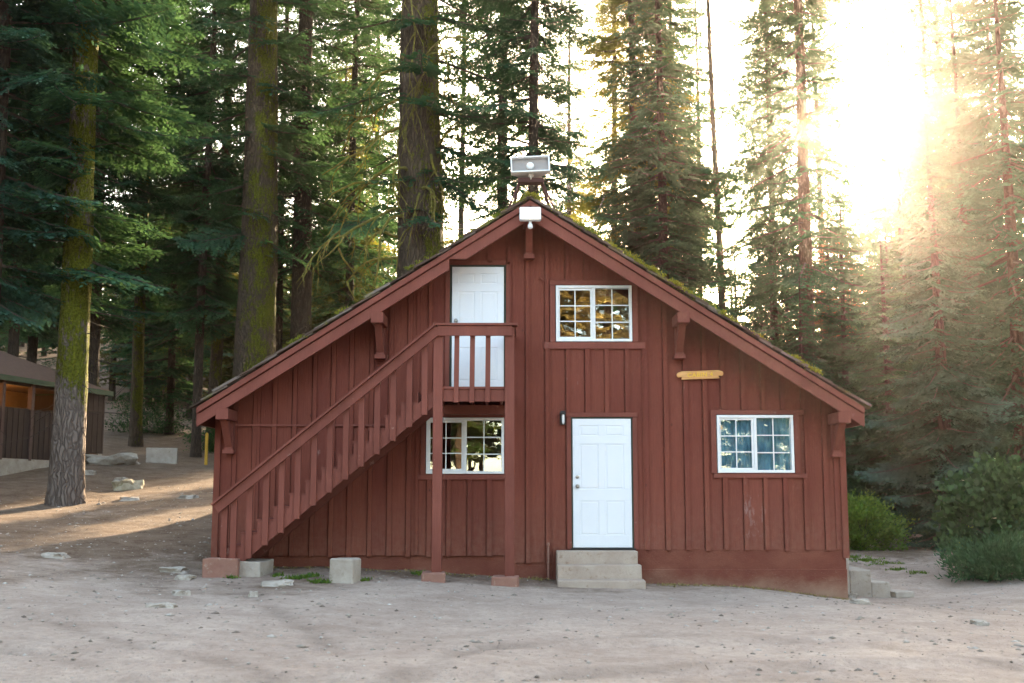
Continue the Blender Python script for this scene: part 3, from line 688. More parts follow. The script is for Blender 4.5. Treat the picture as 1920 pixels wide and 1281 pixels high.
# lamp by the door
l = thing('wall_lantern', 'small black wall lantern left of the ground floor door', 'lamp', (.79, -.036, 2.54))
q = MB(); q.box(-.045, .045, -.03, 0, -.09, .10); q.prism([(-.05, .07), (.05, .07), (.035, .12), (-.035, .12)], -.12, -.0305); q.build('bracket', M['black'], l, .004)
q = MB(); q.tube([(.005, -.085, -.085), (.005, -.085, -.06), (.005, -.085, .05), (.005, -.085, .069)], [.012, .02, .022, .018], 12); q.build('globe', M['vinyl'], l, smooth=True)
# flood light at the ridge
def lampmat(name, col, e):
    m = NM(name); return m.pbr(col, .3, None, 0, .5, Emission_Color=(1, .97, .92, 1), Emission_Strength=e)
M['lens'] = lampmat('lit_flood_lens', (.9, .9, .9), .5)
l = thing('flood_light', 'white boxy flood light under the peak of the gable', 'light', (.28, -.66, 5.62))
q = MB(); q.box(-.165, .165, -.14, -.02, -.085, .12); q.build('housing', M['vinyl'], l, .015)
q = MB(); q.box(-.14, .14, -.146, -.139, -.065, .10); q.build('lens', M['lens'], l, .003)
q = MB(); q.box(-.02, .02, -.08, .03, -.12, -.088); q.tube([(0, -.06, -.12), (0, -.06, -.14), (0, -.075, -.19), (0, -.075, -.21)], [.02, .035, .04, .02], 12); q.build('motion_sensor', M['vinyl'], l, .003)
# horn loudspeaker on the ridge
def speaker_face():
    m = NM('speaker_grille'); n = m.n('TexWave', {'Vector': m.coord((1, 1, 1)), 'Scale': 14.0}, bands_direction='Z').outputs[0]
    return m.pbr(m.mix(n, (.28, .25, .235), (.34, .31, .29)), .8, m.bump(n, .5, .004))
l = thing('loudspeaker', 'flat grey rectangular loudspeaker with a white rim on a trestle at the roof ridge', 'loudspeaker', (.30, -.2, 5.99))
def LV(q, name, mat, bev=0, sm=False):
    o = q.build(name, mat, l, bev, sm); return o
ctr = Vector((-.01, 0, .565)); rot = Matrix.Rotation(R(-2.5), 4, 'Y') @ Matrix.Rotation(R(-8), 4, 'X')
q = MB(); W, Hh = .31, .135
q.box(-W, W, -.10, -.0, Hh - .022, Hh); q.box(-W, W, -.10, -.0, -Hh, -Hh + .022); q.box(-W, -W + .022, -.0995, -.0, -Hh + .022, Hh - .022); q.box(W - .022, W, -.0995, -.0, -Hh + .022, Hh - .022)
q.prism([(-W, -Hh), (W, -Hh), (W, Hh), (-W, Hh)], .0005, .012); q.add([(-W, .012, -Hh), (W, .012, -Hh), (W, .012, Hh), (-W, .012, Hh), (-.1, .28, -.09), (.1, .28, -.09), (.1, .28, .09), (-.1, .28, .09)], [(0, 1, 5, 4), (1, 2, 6, 5), (2, 3, 7, 6), (3, 0, 4, 7), (4, 5, 6, 7)])
o = LV(q, 'horn', M['vinyl'], .004); o.matrix_local = Matrix.Translation(ctr) @ rot
q = MB(); q.box(-W + .023, W - .023, -.03, -.001, -Hh + .023, Hh - .023); o2 = LV(q, 'grille', speaker_face()); o2.matrix_local = Matrix.Translation(ctr) @ rot
q = MB(); q.tube([(0, -.031, -.01), (0, -.06, -.01), (0, -.075, -.01)], [.062, .055, .03], 18); o2 = LV(q, 'driver', M['vinyl'], 0, True); o2.matrix_local = Matrix.Translation(ctr) @ rot
q = MB(); q.box(-.21, .21, -.02, .16, .30, .38); q.bar((-.19, .05, .31), (-.37, .05, -.16), .03, .03); q.bar((.19, .05, .31), (.40, .05, -.18), .03, .03); q.bar((-.19, .14, .31), (-.30, .30, -.12), .04, .04); q.bar((.19, .14, .31), (.32, .30, -.12), .04, .04); LV(q, 'trestle', simple('dark_weathered_wood', (.085, .035, .028), rough=.9, sc=14), .004)
q = MB(); q.box(-.05, .05, -.03, .06, .378, .44); q.prism([(-.045, .43), (.045, .43), (.0, .33)], -.05, -.031); LV(q, 'swivel', M['block'], .003)
# yellow name board
s = thing('name_sign', 'yellow carved wooden name board with notched rounded ends on the siding', 'sign', (2.945, -.036, 3.225))
def arc(cx, cz, r, a0, a1, n=7): return [(cx + r * math.cos(R(a0 + (a1 - a0) * i / n)), cz + r * math.sin(R(a0 + (a1 - a0) * i / n))) for i in range(n + 1)]
P = [(-.30, -.062), (.30, -.062), (.285, -.02)] + [(.315, -.022)] + arc(.325, .012, .042, -70, 80) + [(.29, .068), (-.29, .068)] + arc(-.325, .012, .042, 100, 250) + [(-.315, -.022), (-.285, -.02)]
q = MB(); q.prism(P, -.045, -.02); 
def signmat():
    m = NM('varnished_yellow_wood'); n = m.noise(m.coord((.12, 1, 1)), 40, 5)
    return m.pbr(m.mix(m.ramp(n, [(.35, 0), (.65, 1)]), (.55, .24, .065), (.70, .36, .13)), .5, m.bump(n, .3, .004))
bo = q.build('board', signmat(), s, .003); bo.rotation_euler = (0, R(-2.2), 0)
tx = bpy.data.curves.new('lettering', 'FONT'); tx.body = 'CABIN 4'; tx.size = .098; tx.extrude = .003; tx.align_x = 'CENTER'; tx.align_y = 'CENTER'; tx.space_character = 1.12; tx.offset = .0012
to = bpy.data.objects.new('lettering_src', tx); C.objects.link(to); bpy.context.view_layer.update()
dm = bpy.data.meshes.new_from_object(to.evaluated_get(bpy.context.evaluated_depsgraph_get())); bpy.data.objects.remove(to)
dm.materials.clear(); dm.materials.append(simple('yellow_letter_paint', (.80, .50, .03), (.72, .42, .03), .5)); le = link('lettering', dm, bo); le.rotation_euler = (R(90), 0, 0); le.location = (0, -.0455, .002)
for x in (-.2, .2):
    q = MB(); q.box(x - .02, x + .02, -.02, .03, -.03, .03); q.build('mount', M['red'], s)

# ------------------------------------------------------------------ trees
def branch_proto(L, seed, dens=1.0, droop=.25, tw=.078, lowpoly=False):
    """one conifer bough along +X: woody axis, side twigs, flat needle sprays; returns verts (n,4,3), tint, wood verts"""
    q = np.random.RandomState(seed); Q = []; Tn = []
    def axis(s): return np.array([s * L, 0, -droop * L * (s ** 1.3) + .55 * droop * L * s ** 3.2])
    nst = max(4, int(L / (.30 if lowpoly else .13) * dens)); side = 1
    for i in range(nst):
        s = .12 + .88 * (i + q.rand() * .6) / nst
        base = axis(s); tl = (1 - s) ** .75 * L * .46 + .10; tl *= q.uniform(.7, 1.15)
        for sd in (-1, 1):
            if q.rand() < .12: continue
            ang = R(q.uniform(42, 66)) * sd; dr = np.array([math.cos(ang), math.sin(ang), q.uniform(-.30, .06)])
            dr /= np.linalg.norm(dr)
            m = max(2, int(tl / (.26 if lowpoly else .095)))
            for j in range(m + 1):
                f = (j + .4) / (m + .5); b = base + dr * tl * f + np.array([0, 0, -.14 * tl * f * f])
                for s2 in ((0,) if j == m else (-1, 1)):
                    a2 = R(q.uniform(30, 60)) * s2
                    d2 = np.array([dr[0] * math.cos(a2) - dr[1] * math.sin(a2), dr[0] * math.sin(a2) + dr[1] * math.cos(a2), dr[2] - q.uniform(-.12, .35)])
                    d2 /= np.linalg.norm(d2); l2 = (.24 if lowpoly else .185) * q.uniform(.7, 1.3) * (1.15 - .5 * f) * (2.2 if lowpoly else 1)
                    wv = np.cross(d2, [0, 0, 1]); wv /= np.linalg.norm(wv) + 1e-6; wv = wv + np.array([0, 0, q.uniform(-.35, .35)]); wv *= (tw * (1.9 if lowpoly else 1)) * q.uniform(.4, .65)
                    e = b + d2 * l2; mdl = b + d2 * l2 * .45
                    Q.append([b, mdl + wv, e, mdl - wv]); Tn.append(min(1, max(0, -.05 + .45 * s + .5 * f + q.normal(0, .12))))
    W = []
    if not lowpoly:
        K = 6
        for i in range(K):
            a, b = axis(i / K), axis((i + 1) / K); r0 = .018 * L ** .8 * (1 - i / K) + .004; r1 = .018 * L ** .8 * (1 - (i + 1) / K) + .004
            for u in (np.array([0, 1, 0]), np.array([0, 0, 1])): W.append([a - u * r0, a + u * r0, b + u * r1, b - u * r1])
    return np.array(Q), np.array(Tn), (np.array(W) if W else np.zeros((0, 4, 3)))
BP = {}
def bps(kind, L):
    Ls = [.7, 1.2, 2.0, 3.0, 4.2] if kind != 'low' else [1.5, 3.0]
    Lp = min(Ls, key=lambda a: abs(a - L)); k = (kind, Lp)
    if k not in BP:
        if kind == 'low': BP[k] = [branch_proto(Lp, 900 + i, .8, .22, lowpoly=True) for i in range(3)]
        elif kind == 'droopy': BP[k] = [branch_proto(Lp, 300 + i, .8, .42) for i in range(3)]
        elif kind == 'sparse': BP[k] = [branch_proto(Lp, 500 + i, .55, .34) for i in range(3)]
        else: BP[k] = [branch_proto(Lp, 100 + i, 1.0, .22) for i in range(3)]
    return BP[k], Lp
def crown(H, hb, Rm, seed, kind='full', step=.42, per=5, prof=None, gap=.12, hmax=None):
    """arrays of needle quads and bough quads for a conifer crown of height H starting at hb"""
    q = np.random.RandomState(seed); VQ = []; TT = []; VW = []
    z = hb; 
    while z < H - .15:
        t = (z - hb) / (H - hb)
        r = Rm * (prof(t) if prof else (1 - t) ** .75 * (.55 + .45 * min(1, t * 5)))
        n = per if r > .8 else max(3, per - 1)
        for k in range(n):
            if q.rand() < gap: continue
            L = max(.25, r * q.uniform(.62, 1.15)); (protos, Lp) = bps(kind, L); Q, Tn, W = protos[q.randint(3)]
            s = L / Lp; az = 2 * math.pi * (k / n) + z * 2.4 + q.normal(0, .25); pit = R(q.uniform(-8, 10) + 34 * max(0, t - .55) - 6)
            roll = q.normal(0, .25)
            cr, sr = math.cos(roll), math.sin(roll); Rx = np.array([[1, 0, 0], [0, cr, -sr], [0, sr, cr]])
            cp, sp = math.cos(pit), math.sin(pit); Ry = np.array([[cp, 0, -sp], [0, 1, 0], [sp, 0, cp]])
            ca, sa = math.cos(az), math.sin(az); Rz = np.array([[ca, -sa, 0], [sa, ca, 0], [0, 0, 1]])
            A = (Rz @ Ry @ Rx).T * s; off = np.array([0, 0, z + q.uniform(-.2, .2)])
            if z > 24 and kind != 'low':                     # far above the view: thin it out
                keep = q.rand(len(Q)) < .35; VQ.append(((Q[keep] - Q[keep][:, :1]) * 1.6 + Q[keep][:, :1]) @ A + off); TT.append(Tn[keep])
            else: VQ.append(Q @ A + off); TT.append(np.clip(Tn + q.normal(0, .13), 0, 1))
            if len(W): VW.append(W @ A + off)
        z += step * q.uniform(.7, 1.3)
    if kind != 'low':
        for i in range(int(26 * min(1, hb / 4)) + 10):
            z0 = q.uniform(hb * .3, hb + 6); a = q.uniform(0, 6.28); L = q.uniform(.5, 2.2); d = np.array([math.cos(a), math.sin(a), q.uniform(-.5, .15)]); p = np.array([0, 0, z0]); S = []
            for j in range(4):
                p2 = p + d * L / 4; r0 = .016 * (1 - j / 4) + .003; r1 = .016 * (1 - (j + 1) / 4) + .003
                for u in (np.array([0, 0, 1.]), np.array([-d[1], d[0], 0])): S.append([p - u * r0, p + u * r0, p2 + u * r1, p2 - u * r1])
                p = p2; d = d + np.array([q.normal(0, .22), q.normal(0, .22), q.normal(-.08, .18)])
            VW.append(np.array(S))
    return np.concatenate(VQ), np.concatenate(TT), (np.concatenate(VW) if VW else np.zeros((0, 4, 3)))
def crown_mesh(name, arrs, mats):
    Q, T_, W = arrs; V = np.concatenate([Q.reshape(-1, 3), W.reshape(-1, 3)]); n = len(Q) + len(W)
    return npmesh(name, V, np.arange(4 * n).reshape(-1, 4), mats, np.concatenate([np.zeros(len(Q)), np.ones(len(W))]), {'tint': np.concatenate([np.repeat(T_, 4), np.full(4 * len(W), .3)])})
CA = {'tall': crown(34, 5.0, 4.0, 11, 'full', .55, 5, gap=.20), 'tallb': crown(36, 6.0, 4.2, 12, 'droopy', .62, 5, gap=.20),
      'sparse': crown(34, 7.5, 4.4, 13, 'droopy', .75, 4, gap=.22), 'young': crown(14, .5, 3.3, 14, 'full', .32, 7, gap=.05),
      'narrow': crown(22, 1.2, 3.3, 15, 'droopy', .36, 6, gap=.06), 'pole': crown(30, 5, 1.3, 16, 'sparse', 1.3, 3, gap=.35)}
CA['tall_b'] = crown(33, 5.6, 3.7, 31, 'full', .62, 5, gap=.26); CA['narrow_b'] = crown(21, 1.6, 3.0, 32, 'full', .44, 5, gap=.16); CA['young_b'] = crown(13, .4, 3.5, 33, 'droopy', .38, 6, gap=.12)
CH_ = {'tall_b': 33, 'narrow_b': 21, 'young_b': 13, 'tall': 34, 'tallb': 36, 'sparse': 34, 'young': 14, 'narrow': 22, 'pole': 30}
CM = {}
def crown_of(kind, mat):
    k = (kind, mat)
    if k not in CM:
        base = [v for (kk, mm), v in CM.items() if kk == kind]
        if base: m_ = base[0].copy(); m_.materials[0] = M[mat]
        else: m_ = crown_mesh('crown', CA[kind], [M[mat], M['twig']])
        CM[k] = m_
    return CM[k]
def trunk_mesh(h, r, seed, mossf, mat, lean=(0, 0), seg=22, rings=54, flare=.35):
    q = np.random.RandomState(seed); t = np.linspace(0, 1, rings) ** 1.5; z = t * h - .35 * (t == 0); V = []; A = []
    for i in range(rings):
        zz = z[i]; rad = r * ((1 - t[i]) ** .8 * .93 + .02) * (1 + flare * math.exp(-max(zz, 0) / (.9 * r + .12)))
        th_ = np.arange(seg) * 2 * math.pi / seg
        rr = rad * (1 + .05 * np.sin(th_ * 5 + seed) * math.exp(-max(zz, 0) / .8) + .035 * np.sin(th_ * 9 + zz * .7 + seed) + q.normal(0, .02, seg))
        cx = lean[0] * zz + .06 * math.sin(zz * .22 + seed); cy_ = lean[1] * zz + .06 * math.cos(zz * .19 + seed * 2)
        V.append(np.stack([cx + rr * np.cos(th_), cy_ + rr * np.sin(th_), np.full(seg, zz)], 1)); A.append([mossf(zz, a) for a in th_])
    V = np.concatenate(V); Fq = []
    for i in range(rings - 1):
        for k in range(seg): Fq.append((i * seg + k, i * seg + (k + 1) % seg, (i + 1) * seg + (k + 1) % seg, (i + 1) * seg + k))
    return npmesh('trunk', V, np.array(Fq), [M[mat]], attr={'moss': np.concatenate(A)}, smooth=True)
def stick(mb, p, d, L, r, q, depth, m=0, wig=.35, droop=.2, n=7):   # bare forking branch
    pts = [Vector(p)]; d = Vector(d).normalized()
    for i in range(n):
        d = (d + Vector((q.uniform(-wig, wig), q.uniform(-wig, wig), q.uniform(-wig, wig) - droop * .35))).normalized(); pts.append(pts[-1] + d * (L / n))
        if depth > 0 and i > 0 and q.random() < .75:
            sd = (d + Vector((q.uniform(-1, 1), q.uniform(-1, 1), q.uniform(-.8, .4)))).normalized()
            stick(mb, pts[-1], sd, L * q.uniform(.3, .55), r * .55, q, depth - 1, m, wig, droop, 5)
    mb.tube(pts, [r * (1 - .75 * i / n) * (1 + .25 * q.uniform(-1, 1)) for i in range(n + 1)], 5, m)
nomoss = lambda z, a: 0.0
def tree(px, py, dist, kind, r, label, mat='needle', bark_='bark', moss=nomoss, h=None, seed=0, lean=(0, 0), group=None, name='fir_tree', rot=None, crown_on=True, cs=1.0, flare=.35, world=None):
    if kind in ('tall', 'narrow', 'young') and seed % 2: kind += '_b'
    p = at(px, py, dist) if world is None else Vector(world); z = gz(p.x, p.y)
    q = random.Random(seed * 7 + 1); h = h or CH_.get(kind, 30)
    root = thing(name, label, 'tree', (p.x, p.y, z - .05), 0, group)
    seg = 22 if dist < 45 else 12
    t_ = link('trunk', trunk_mesh(h, r, seed, moss, bark_, lean, seg, 54 if dist < 45 else 26, flare), root)
    if crown_on:
        c = link('crown', crown_of(kind, mat), root); s = h / CH_[kind]; c.scale = (s * cs, s * cs, s); c.rotation_euler = (0, 0, rot if rot is not None else q.uniform(0, 6.28))
        if lean[0] or lean[1]:
            c.rotation_euler = (-lean[1], lean[0], c.rotation_euler.z) if True else c.rotation_euler
    return root
def mossy(lo, hi, amt=.55, side=None, wd=1.0):
    def f_(z, a):
        v = amt * min(1, max(0, (z - lo) / 1.3)) * min(1, max(0, (hi - z) / 1.5))
        if side is not None: v += wd * .35 * math.cos(a - side) - .1
        return v
    return f_
# --- foreground and middle trees at the left
tree(120, 930, 26, 'tall', .39, 'mossy conifer with a flared bare base in front of the brown building', 'needle', 'bark_pale', mossy(1.7, 16, .74, .2, .3), seed=1, h=33, rot=.6, flare=.22)
tree(168, 700, 41, 'tall', .34, 'dark conifer trunk rising behind the right end of the brown building', 'needle', 'bark2', mossy(0, 20, .12, 0, .9), seed=2, rot=2.2)
tree(252, 850, 46, 'tallb', .27, 'slender mossy conifer standing behind the concrete barrier', 'needle', 'bark', mossy(0, 20, .5, -.5, .8), seed=3, rot=1.3)
tree(369, 868, 43, 'tall', .19, 'thin dark conifer just left of the cabin eave', 'needle', 'bark2', seed=4, rot=4.1, cs=.8)
tree(406, 700, 46, 'tallb', .28, 'mossy brown conifer rising above the left eave of the cabin', 'needle', 'bark', mossy(0, 30, .3, -1, .8), seed=5, rot=5.0)
tree(476, 650, 38, 'sparse', .78, 'thick mossy conifer behind the low left slope of the roof', 'needle', 'bark', mossy(0, 34, .34, -.9, .9), seed=6, rot=3.5, h=36)
tree(563, 560, 41, 'sparse', .45, 'straight dark bare conifer trunk between the two thick mossy trunks', 'needle', 'bark2', mossy(0, 20, .05, 0, .6), seed=7, rot=.9)
big = tree(790, 450, 33, 'sparse', .84, 'largest mossy conifer behind the roof with yellow mossy dead boughs', 'needle', 'bark', mossy(0, 34, .40, .1, .9), seed=8, rot=2.6, h=38, lean=(-.004, 0))
q = random.Random(5); M['mossy_wood'] = simple('mossy_dead_wood', (.20, .19, .03), (.11, .065, .02), .95, 9, .8, .03)
for (hh, az, L) in ((7.2, 185, 2.6), (8.1, 200, 3.2), (8.8, 165, 2.8), (9.6, 190, 3.6), (10.6, 205, 2.4), (11.5, 175, 2.2), (7.8, 215, 2.6), (9.1, 230, 2.0), (12.4, 190, 2.0), (10.0, 340, 1.1), (8.6, 280, 1.3), (12.2, 270, 2.4), (6.6, 175, 2.2)):
    mb = MB(); a = R(az); stick(mb, (math.cos(a) * .5, math.sin(a) * .5, hh), (math.cos(a), math.sin(a), .15), L, .058, q, 2, 0, .38, .5)
    mb.build('mossy_bough', M['mossy_wood'], big, smooth=True)
for (hh, az, L) in ((14.8, 262, 3.4), (12.6, 285, 3.0), (11.0, 250, 2.6), (9.6, 300, 2.6), (13.4, 310, 2.4), (8.4, 268, 2.0)):
    mb = MB(); a = R(az); stick(mb, (math.cos(a) * .6, math.sin(a) * .6, hh), (math.cos(a) * .5, math.sin(a) * .5, -.55), L, .04, q, 2, 0, .34, .9, 9); mb.build('mossy_bough', M['mossy_wood'] if q.random() < .7 else M['twig_pale'], big, smooth=True)
# --- behind the ridge
tree(945, 400, 37, 'tallb', .22, 'leafy green conifer right of the largest mossy trunk behind the ridge', 'needle', 'bark2', seed=9, rot=1.0, h=41, cs=.66)
tree(866, 400, 46, 'pole', .17, 'thin dark trunked conifer between the largest mossy trunk and the loudspeaker', 'needle', 'bark2', seed=10, h=32, rot=.4, cs=1.3)
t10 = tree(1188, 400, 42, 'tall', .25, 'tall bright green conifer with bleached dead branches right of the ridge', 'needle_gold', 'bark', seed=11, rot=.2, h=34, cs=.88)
for (hh, L, az) in ((16.5, 3.2, 190), (14.5, 2.6, 200), (12.5, 3.0, 185), (10.8, 2.4, 215), (9.0, 1.8, 200)):
    mb = MB(); a = R(az); stick(mb, (math.cos(a) * 1.4, math.sin(a) * 1.0, hh), (-.35, -.15, -.9), L, .03, q, 2, 0, .3, .3); mb.build('dead_branch', M['twig_pale'], t10)
tree(1240, 400, 40, 'narrow', .24, 'dense layered conifer standing beside the tall bright green one', 'needle', 'bark2', seed=12, h=25, rot=1.9, cs=1.0)
tree(1354, 520, 45, 'pole', .20, 'slim nearly bare conifer trunk against the white sky', 'needle', 'bark', seed=13, h=30, lean=(-.012, 0), flare=.1)
tree(1424, 500, 50, 'narrow', .13, 'narrow young conifer just right of the slim bare trunk', 'needle', 'bark2', seed=14, h=15, rot=.3, cs=.75)
tree(1445, 300, 62, 'sparse', .17, 'thin far conifer between the slim bare trunk and the tall sunlit trunk', 'needle', 'bark2', seed=15, h=34, cs=.7)
tree(1513, 470, 43, 'tallb', .33, 'tall straight conifer trunk beside the sun glare with high drooping boughs', 'needle', 'bark', seed=16, h=36, lean=(-.004, 0), rot=.5)
tree(1742, 300, 50, 'tallb', .21, 'tall sparse conifer right of the sun', 'needle', 'bark', seed=17, h=33, rot=2.0, cs=.75)
tree(1795, 300, 58, 'narrow', .14, 'far narrow conifer between the sparse tree and the big layered fir', 'needle', 'bark2', seed=18, h=24, cs=.7)
# --- right side
tree(1925, 1000, 31, 'young', .24, 'big layered blue green fir at the right edge', 'needle_blue', 'bark2', seed=19, h=17.5, rot=1.1, cs=.86)
tree(1776, 1020, 28, 'young', .20, 'dark fir with a short bare trunk behind the flowering bush', 'needle_blue', 'bark2', seed=20, h=11.5, rot=3.0, cs=.85)['label'] = 'dark fir with a short bare trunk left of the flowering bush'
tree(1690, 1000, 37, 'young', .18, 'mid sized fir behind the yellow green shrub', 'needle', 'bark2', seed=21, h=10.5, rot=2.1)
tree(1600, 1000, 43, 'narrow', .18, 'dark fir right behind the right end of the roof', 'needle', 'bark2', seed=22, h=12.5, rot=.7, cs=1.2)
tree(1505, 700, 38, 'young', .15, 'low bushy fir showing above the right slope of the roof', 'needle', 'bark2', seed=23, h=8.2, rot=.4)
tree(1850, 1000, 44, 'narrow', .2, 'taller fir behind the big layered blue green one', 'needle_blue', 'bark2', seed=24, h=17, rot=.4, cs=1.2)
tree(1655, 1000, 52, 'young', .2, 'flare tinted fir below the sun glare', 'needle_flare', 'bark2', seed=25, h=11, rot=.1, cs=.9)
# --- left edge and gap fillers
tree(-40, 800, 25, 'tall', .3, 'dark overhanging fir cut off by the left edge of the photo', 'needle_blue', 'bark2', seed=26, h=30, rot=.2, cs=.85)
tree(320, 700, 52, 'narrow', .2, 'leafy conifer in the gap between the slender mossy and the thin dark trunks', 'needle', 'bark2', seed=27, h=25, cs=1.1)
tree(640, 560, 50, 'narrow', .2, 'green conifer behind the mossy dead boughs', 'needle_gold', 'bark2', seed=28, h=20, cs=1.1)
tree(700, 560, 60, 'tall', .25, 'far conifer left of the largest mossy trunk', 'needle', 'bark2', seed=29, h=33)
tree(60, 700, 50, 'tall', .26, 'far conifer behind the brown building roof', 'needle', 'bark2', seed=30, h=30)
tree(1075, 500, 64, 'narrow', .2, 'far conifer showing just right of the loudspeaker', 'needle', 'bark2', seed=31, h=17)
tree(1300, 500, 60, 'narrow', .2, 'far conifer left of the slim bare trunk', 'needle', 'bark2', seed=32, h=14, cs=1.1)

# more trees of the middle distance that fill the gaps
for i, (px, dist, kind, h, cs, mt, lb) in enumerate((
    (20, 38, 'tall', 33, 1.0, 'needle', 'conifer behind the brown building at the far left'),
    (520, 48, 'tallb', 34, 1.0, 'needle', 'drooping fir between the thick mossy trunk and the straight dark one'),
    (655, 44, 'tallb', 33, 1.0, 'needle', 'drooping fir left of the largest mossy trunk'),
    (1560, 48, 'young', 13, 1.1, 'needle_flare', 'flare tinted fir low beneath the sun glare beside the tall straight trunk'),
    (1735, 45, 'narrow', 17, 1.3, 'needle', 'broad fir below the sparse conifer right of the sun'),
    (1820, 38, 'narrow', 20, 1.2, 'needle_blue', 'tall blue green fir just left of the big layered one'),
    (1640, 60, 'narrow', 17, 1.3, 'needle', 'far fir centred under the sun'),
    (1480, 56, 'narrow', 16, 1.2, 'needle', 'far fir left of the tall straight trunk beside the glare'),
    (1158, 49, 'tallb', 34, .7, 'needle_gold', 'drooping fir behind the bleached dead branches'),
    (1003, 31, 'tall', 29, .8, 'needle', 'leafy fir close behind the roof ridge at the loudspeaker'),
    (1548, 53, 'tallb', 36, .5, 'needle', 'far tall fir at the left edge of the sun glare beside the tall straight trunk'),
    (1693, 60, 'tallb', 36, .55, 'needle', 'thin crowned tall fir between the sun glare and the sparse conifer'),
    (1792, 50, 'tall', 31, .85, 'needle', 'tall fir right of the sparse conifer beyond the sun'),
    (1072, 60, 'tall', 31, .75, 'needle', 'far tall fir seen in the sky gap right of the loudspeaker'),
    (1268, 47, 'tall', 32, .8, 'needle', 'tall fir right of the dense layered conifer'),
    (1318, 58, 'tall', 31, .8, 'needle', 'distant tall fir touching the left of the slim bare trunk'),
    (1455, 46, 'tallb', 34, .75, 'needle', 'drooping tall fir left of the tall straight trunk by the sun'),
    (1700, 43, 'narrow', 18, 1.3, 'needle', 'broad fir filling the slope right of the flare tinted fir'),
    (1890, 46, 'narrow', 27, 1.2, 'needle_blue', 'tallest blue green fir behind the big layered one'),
    (1595, 54, 'narrow', 16, 1.2, 'needle', 'fir rising between the flare tinted fir and the sun'),
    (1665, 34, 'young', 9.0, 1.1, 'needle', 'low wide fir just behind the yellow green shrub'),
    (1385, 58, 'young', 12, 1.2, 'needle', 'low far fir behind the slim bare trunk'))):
    tree(px, 700, dist, kind, .2, lb, mt, 'bark2', seed=70 + i, h=h, cs=cs)

# distant wood: one mass on the rising hillside
lowc = [crown(26, 2.5, 3.2, 60 + i, 'low', .8, 5) for i in range(3)]
VQ, TT, MI = [], [], []
q = np.random.RandomState(21); cnt = 0
for i in range(430):
    if i < 270:
        d = q.uniform(58, 125); a = q.uniform(-.56, .56); x = a * d; y = d - CD
    elif i < 380: d = q.uniform(42, 85); a = q.uniform(-1.3, 1.3); x = d * math.sin(a) ; y = -CD - 6 - d * math.cos(a)
    else: d = q.uniform(22, 60); x = d * (1 if i % 2 else -1); y = q.uniform(-25, 25); a = 0
    if i < 270 and a > .13 and d < 80 and q.rand() < .5: continue
    if y > 10 and abs((x + 7.5) * math.cos(SAZ) - y * math.sin(SAZ)) < 5.5: continue      # an opening the low sun comes through
    if i < 270 and a < .0 and q.rand() < .25: continue
    hgt = ((.42 + .24 * q.rand()) if i < 270 else (.85 + .4 * q.rand())) * 26 * (1.0 if a < .1 else .8) * (1 - .15 * (d > 100))
    Q, Tn, W = lowc[q.randint(3)]; s = hgt / 26; az = q.uniform(0, 6.28); A = np.array([[math.cos(az), -math.sin(az), 0], [math.sin(az), math.cos(az), 0], [0, 0, 1]]).T
    z = gz(x, y); sw = s * q.uniform(1.3, 1.8); VQ.append((Q @ A) * np.array([sw, sw, s]) + np.array([x, y, z])); TT.append(np.clip(Tn + q.normal(0, .15), 0, 1)); MI.append(np.full(len(Q), 0 if q.rand() < .6 else 1))
    n = 5; rr = .22; zt = hgt * .9; th_ = np.arange(n + 1) * 2 * math.pi / n
    ring = np.stack([np.cos(th_), np.sin(th_)], 1)
    tq = np.array([[[x + ring[k, 0] * rr, y + ring[k, 1] * rr, z - .3], [x + ring[k + 1, 0] * rr, y + ring[k + 1, 1] * rr, z - .3], [x + ring[k + 1, 0] * .04, y + ring[k + 1, 1] * .04, z + zt], [x + ring[k, 0] * .04, y + ring[k, 1] * .04, z + zt]] for k in range(n)])
    VQ.append(tq); TT.append(np.zeros(n)); MI.append(np.full(n, 2))
VQ = np.concatenate(VQ); TT = np.concatenate(TT)
far = link('far_wood', npmesh('far_wood', VQ.reshape(-1, 3), np.arange(4 * len(VQ)).reshape(-1, 4), [M['needle'], M['needle_gold'], M['bark2']], np.concatenate(MI), {'tint': np.repeat(TT, 4)}))
far['kind'] = 'stuff'

# trees behind the camera, seen in the window reflections
for i, (x, y, k, h) in enumerate(((-8, -52, 'narrow', 24), (-3, -50, 'narrow', 26), (2.6, -47, 'narrow', 27), (5.6, -49, 'narrow', 28), (9, -47, 'narrow', 27), (15, -51, 'narrow', 21), (-15, -54, 'narrow', 24), (1.5, -60, 'narrow', 25), (21, -52, 'narrow', 22))):
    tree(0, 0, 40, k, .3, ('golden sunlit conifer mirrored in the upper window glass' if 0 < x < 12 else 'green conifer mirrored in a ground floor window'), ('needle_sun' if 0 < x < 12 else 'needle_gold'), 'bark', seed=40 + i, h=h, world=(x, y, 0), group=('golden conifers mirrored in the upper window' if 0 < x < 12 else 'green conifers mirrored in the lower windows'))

# ------------------------------------------------------------------ the brown building at the left
bld = thing('camp_building', 'low dark brown building with a green fascia and lit screened windows', 'building', (-12.9, 18.2, 0), math.atan2(-.979, -.206))
# local x runs toward the camera along the visible wall, local y away from the cabin (to the left)
M['brown'] = simple('dark_brown_boards', (.05, .026, .02), (.035, .019, .015), .8, 12, .3, .008, stretch=(1, 1, .1))
M['green'] = simple('dark_green_paint', (.012, .06, .035), rough=.6)
M['shingle'] = simple('brown_asphalt_shingles', (.15, .08, .055), (.09, .05, .036), .95, 10, .5, .02)
BT = 4.60; L_ = 9.5
def B(mb, name, mat, parent=None, bev=0): o = mb.build(name, mat, parent or bld, bev); return o
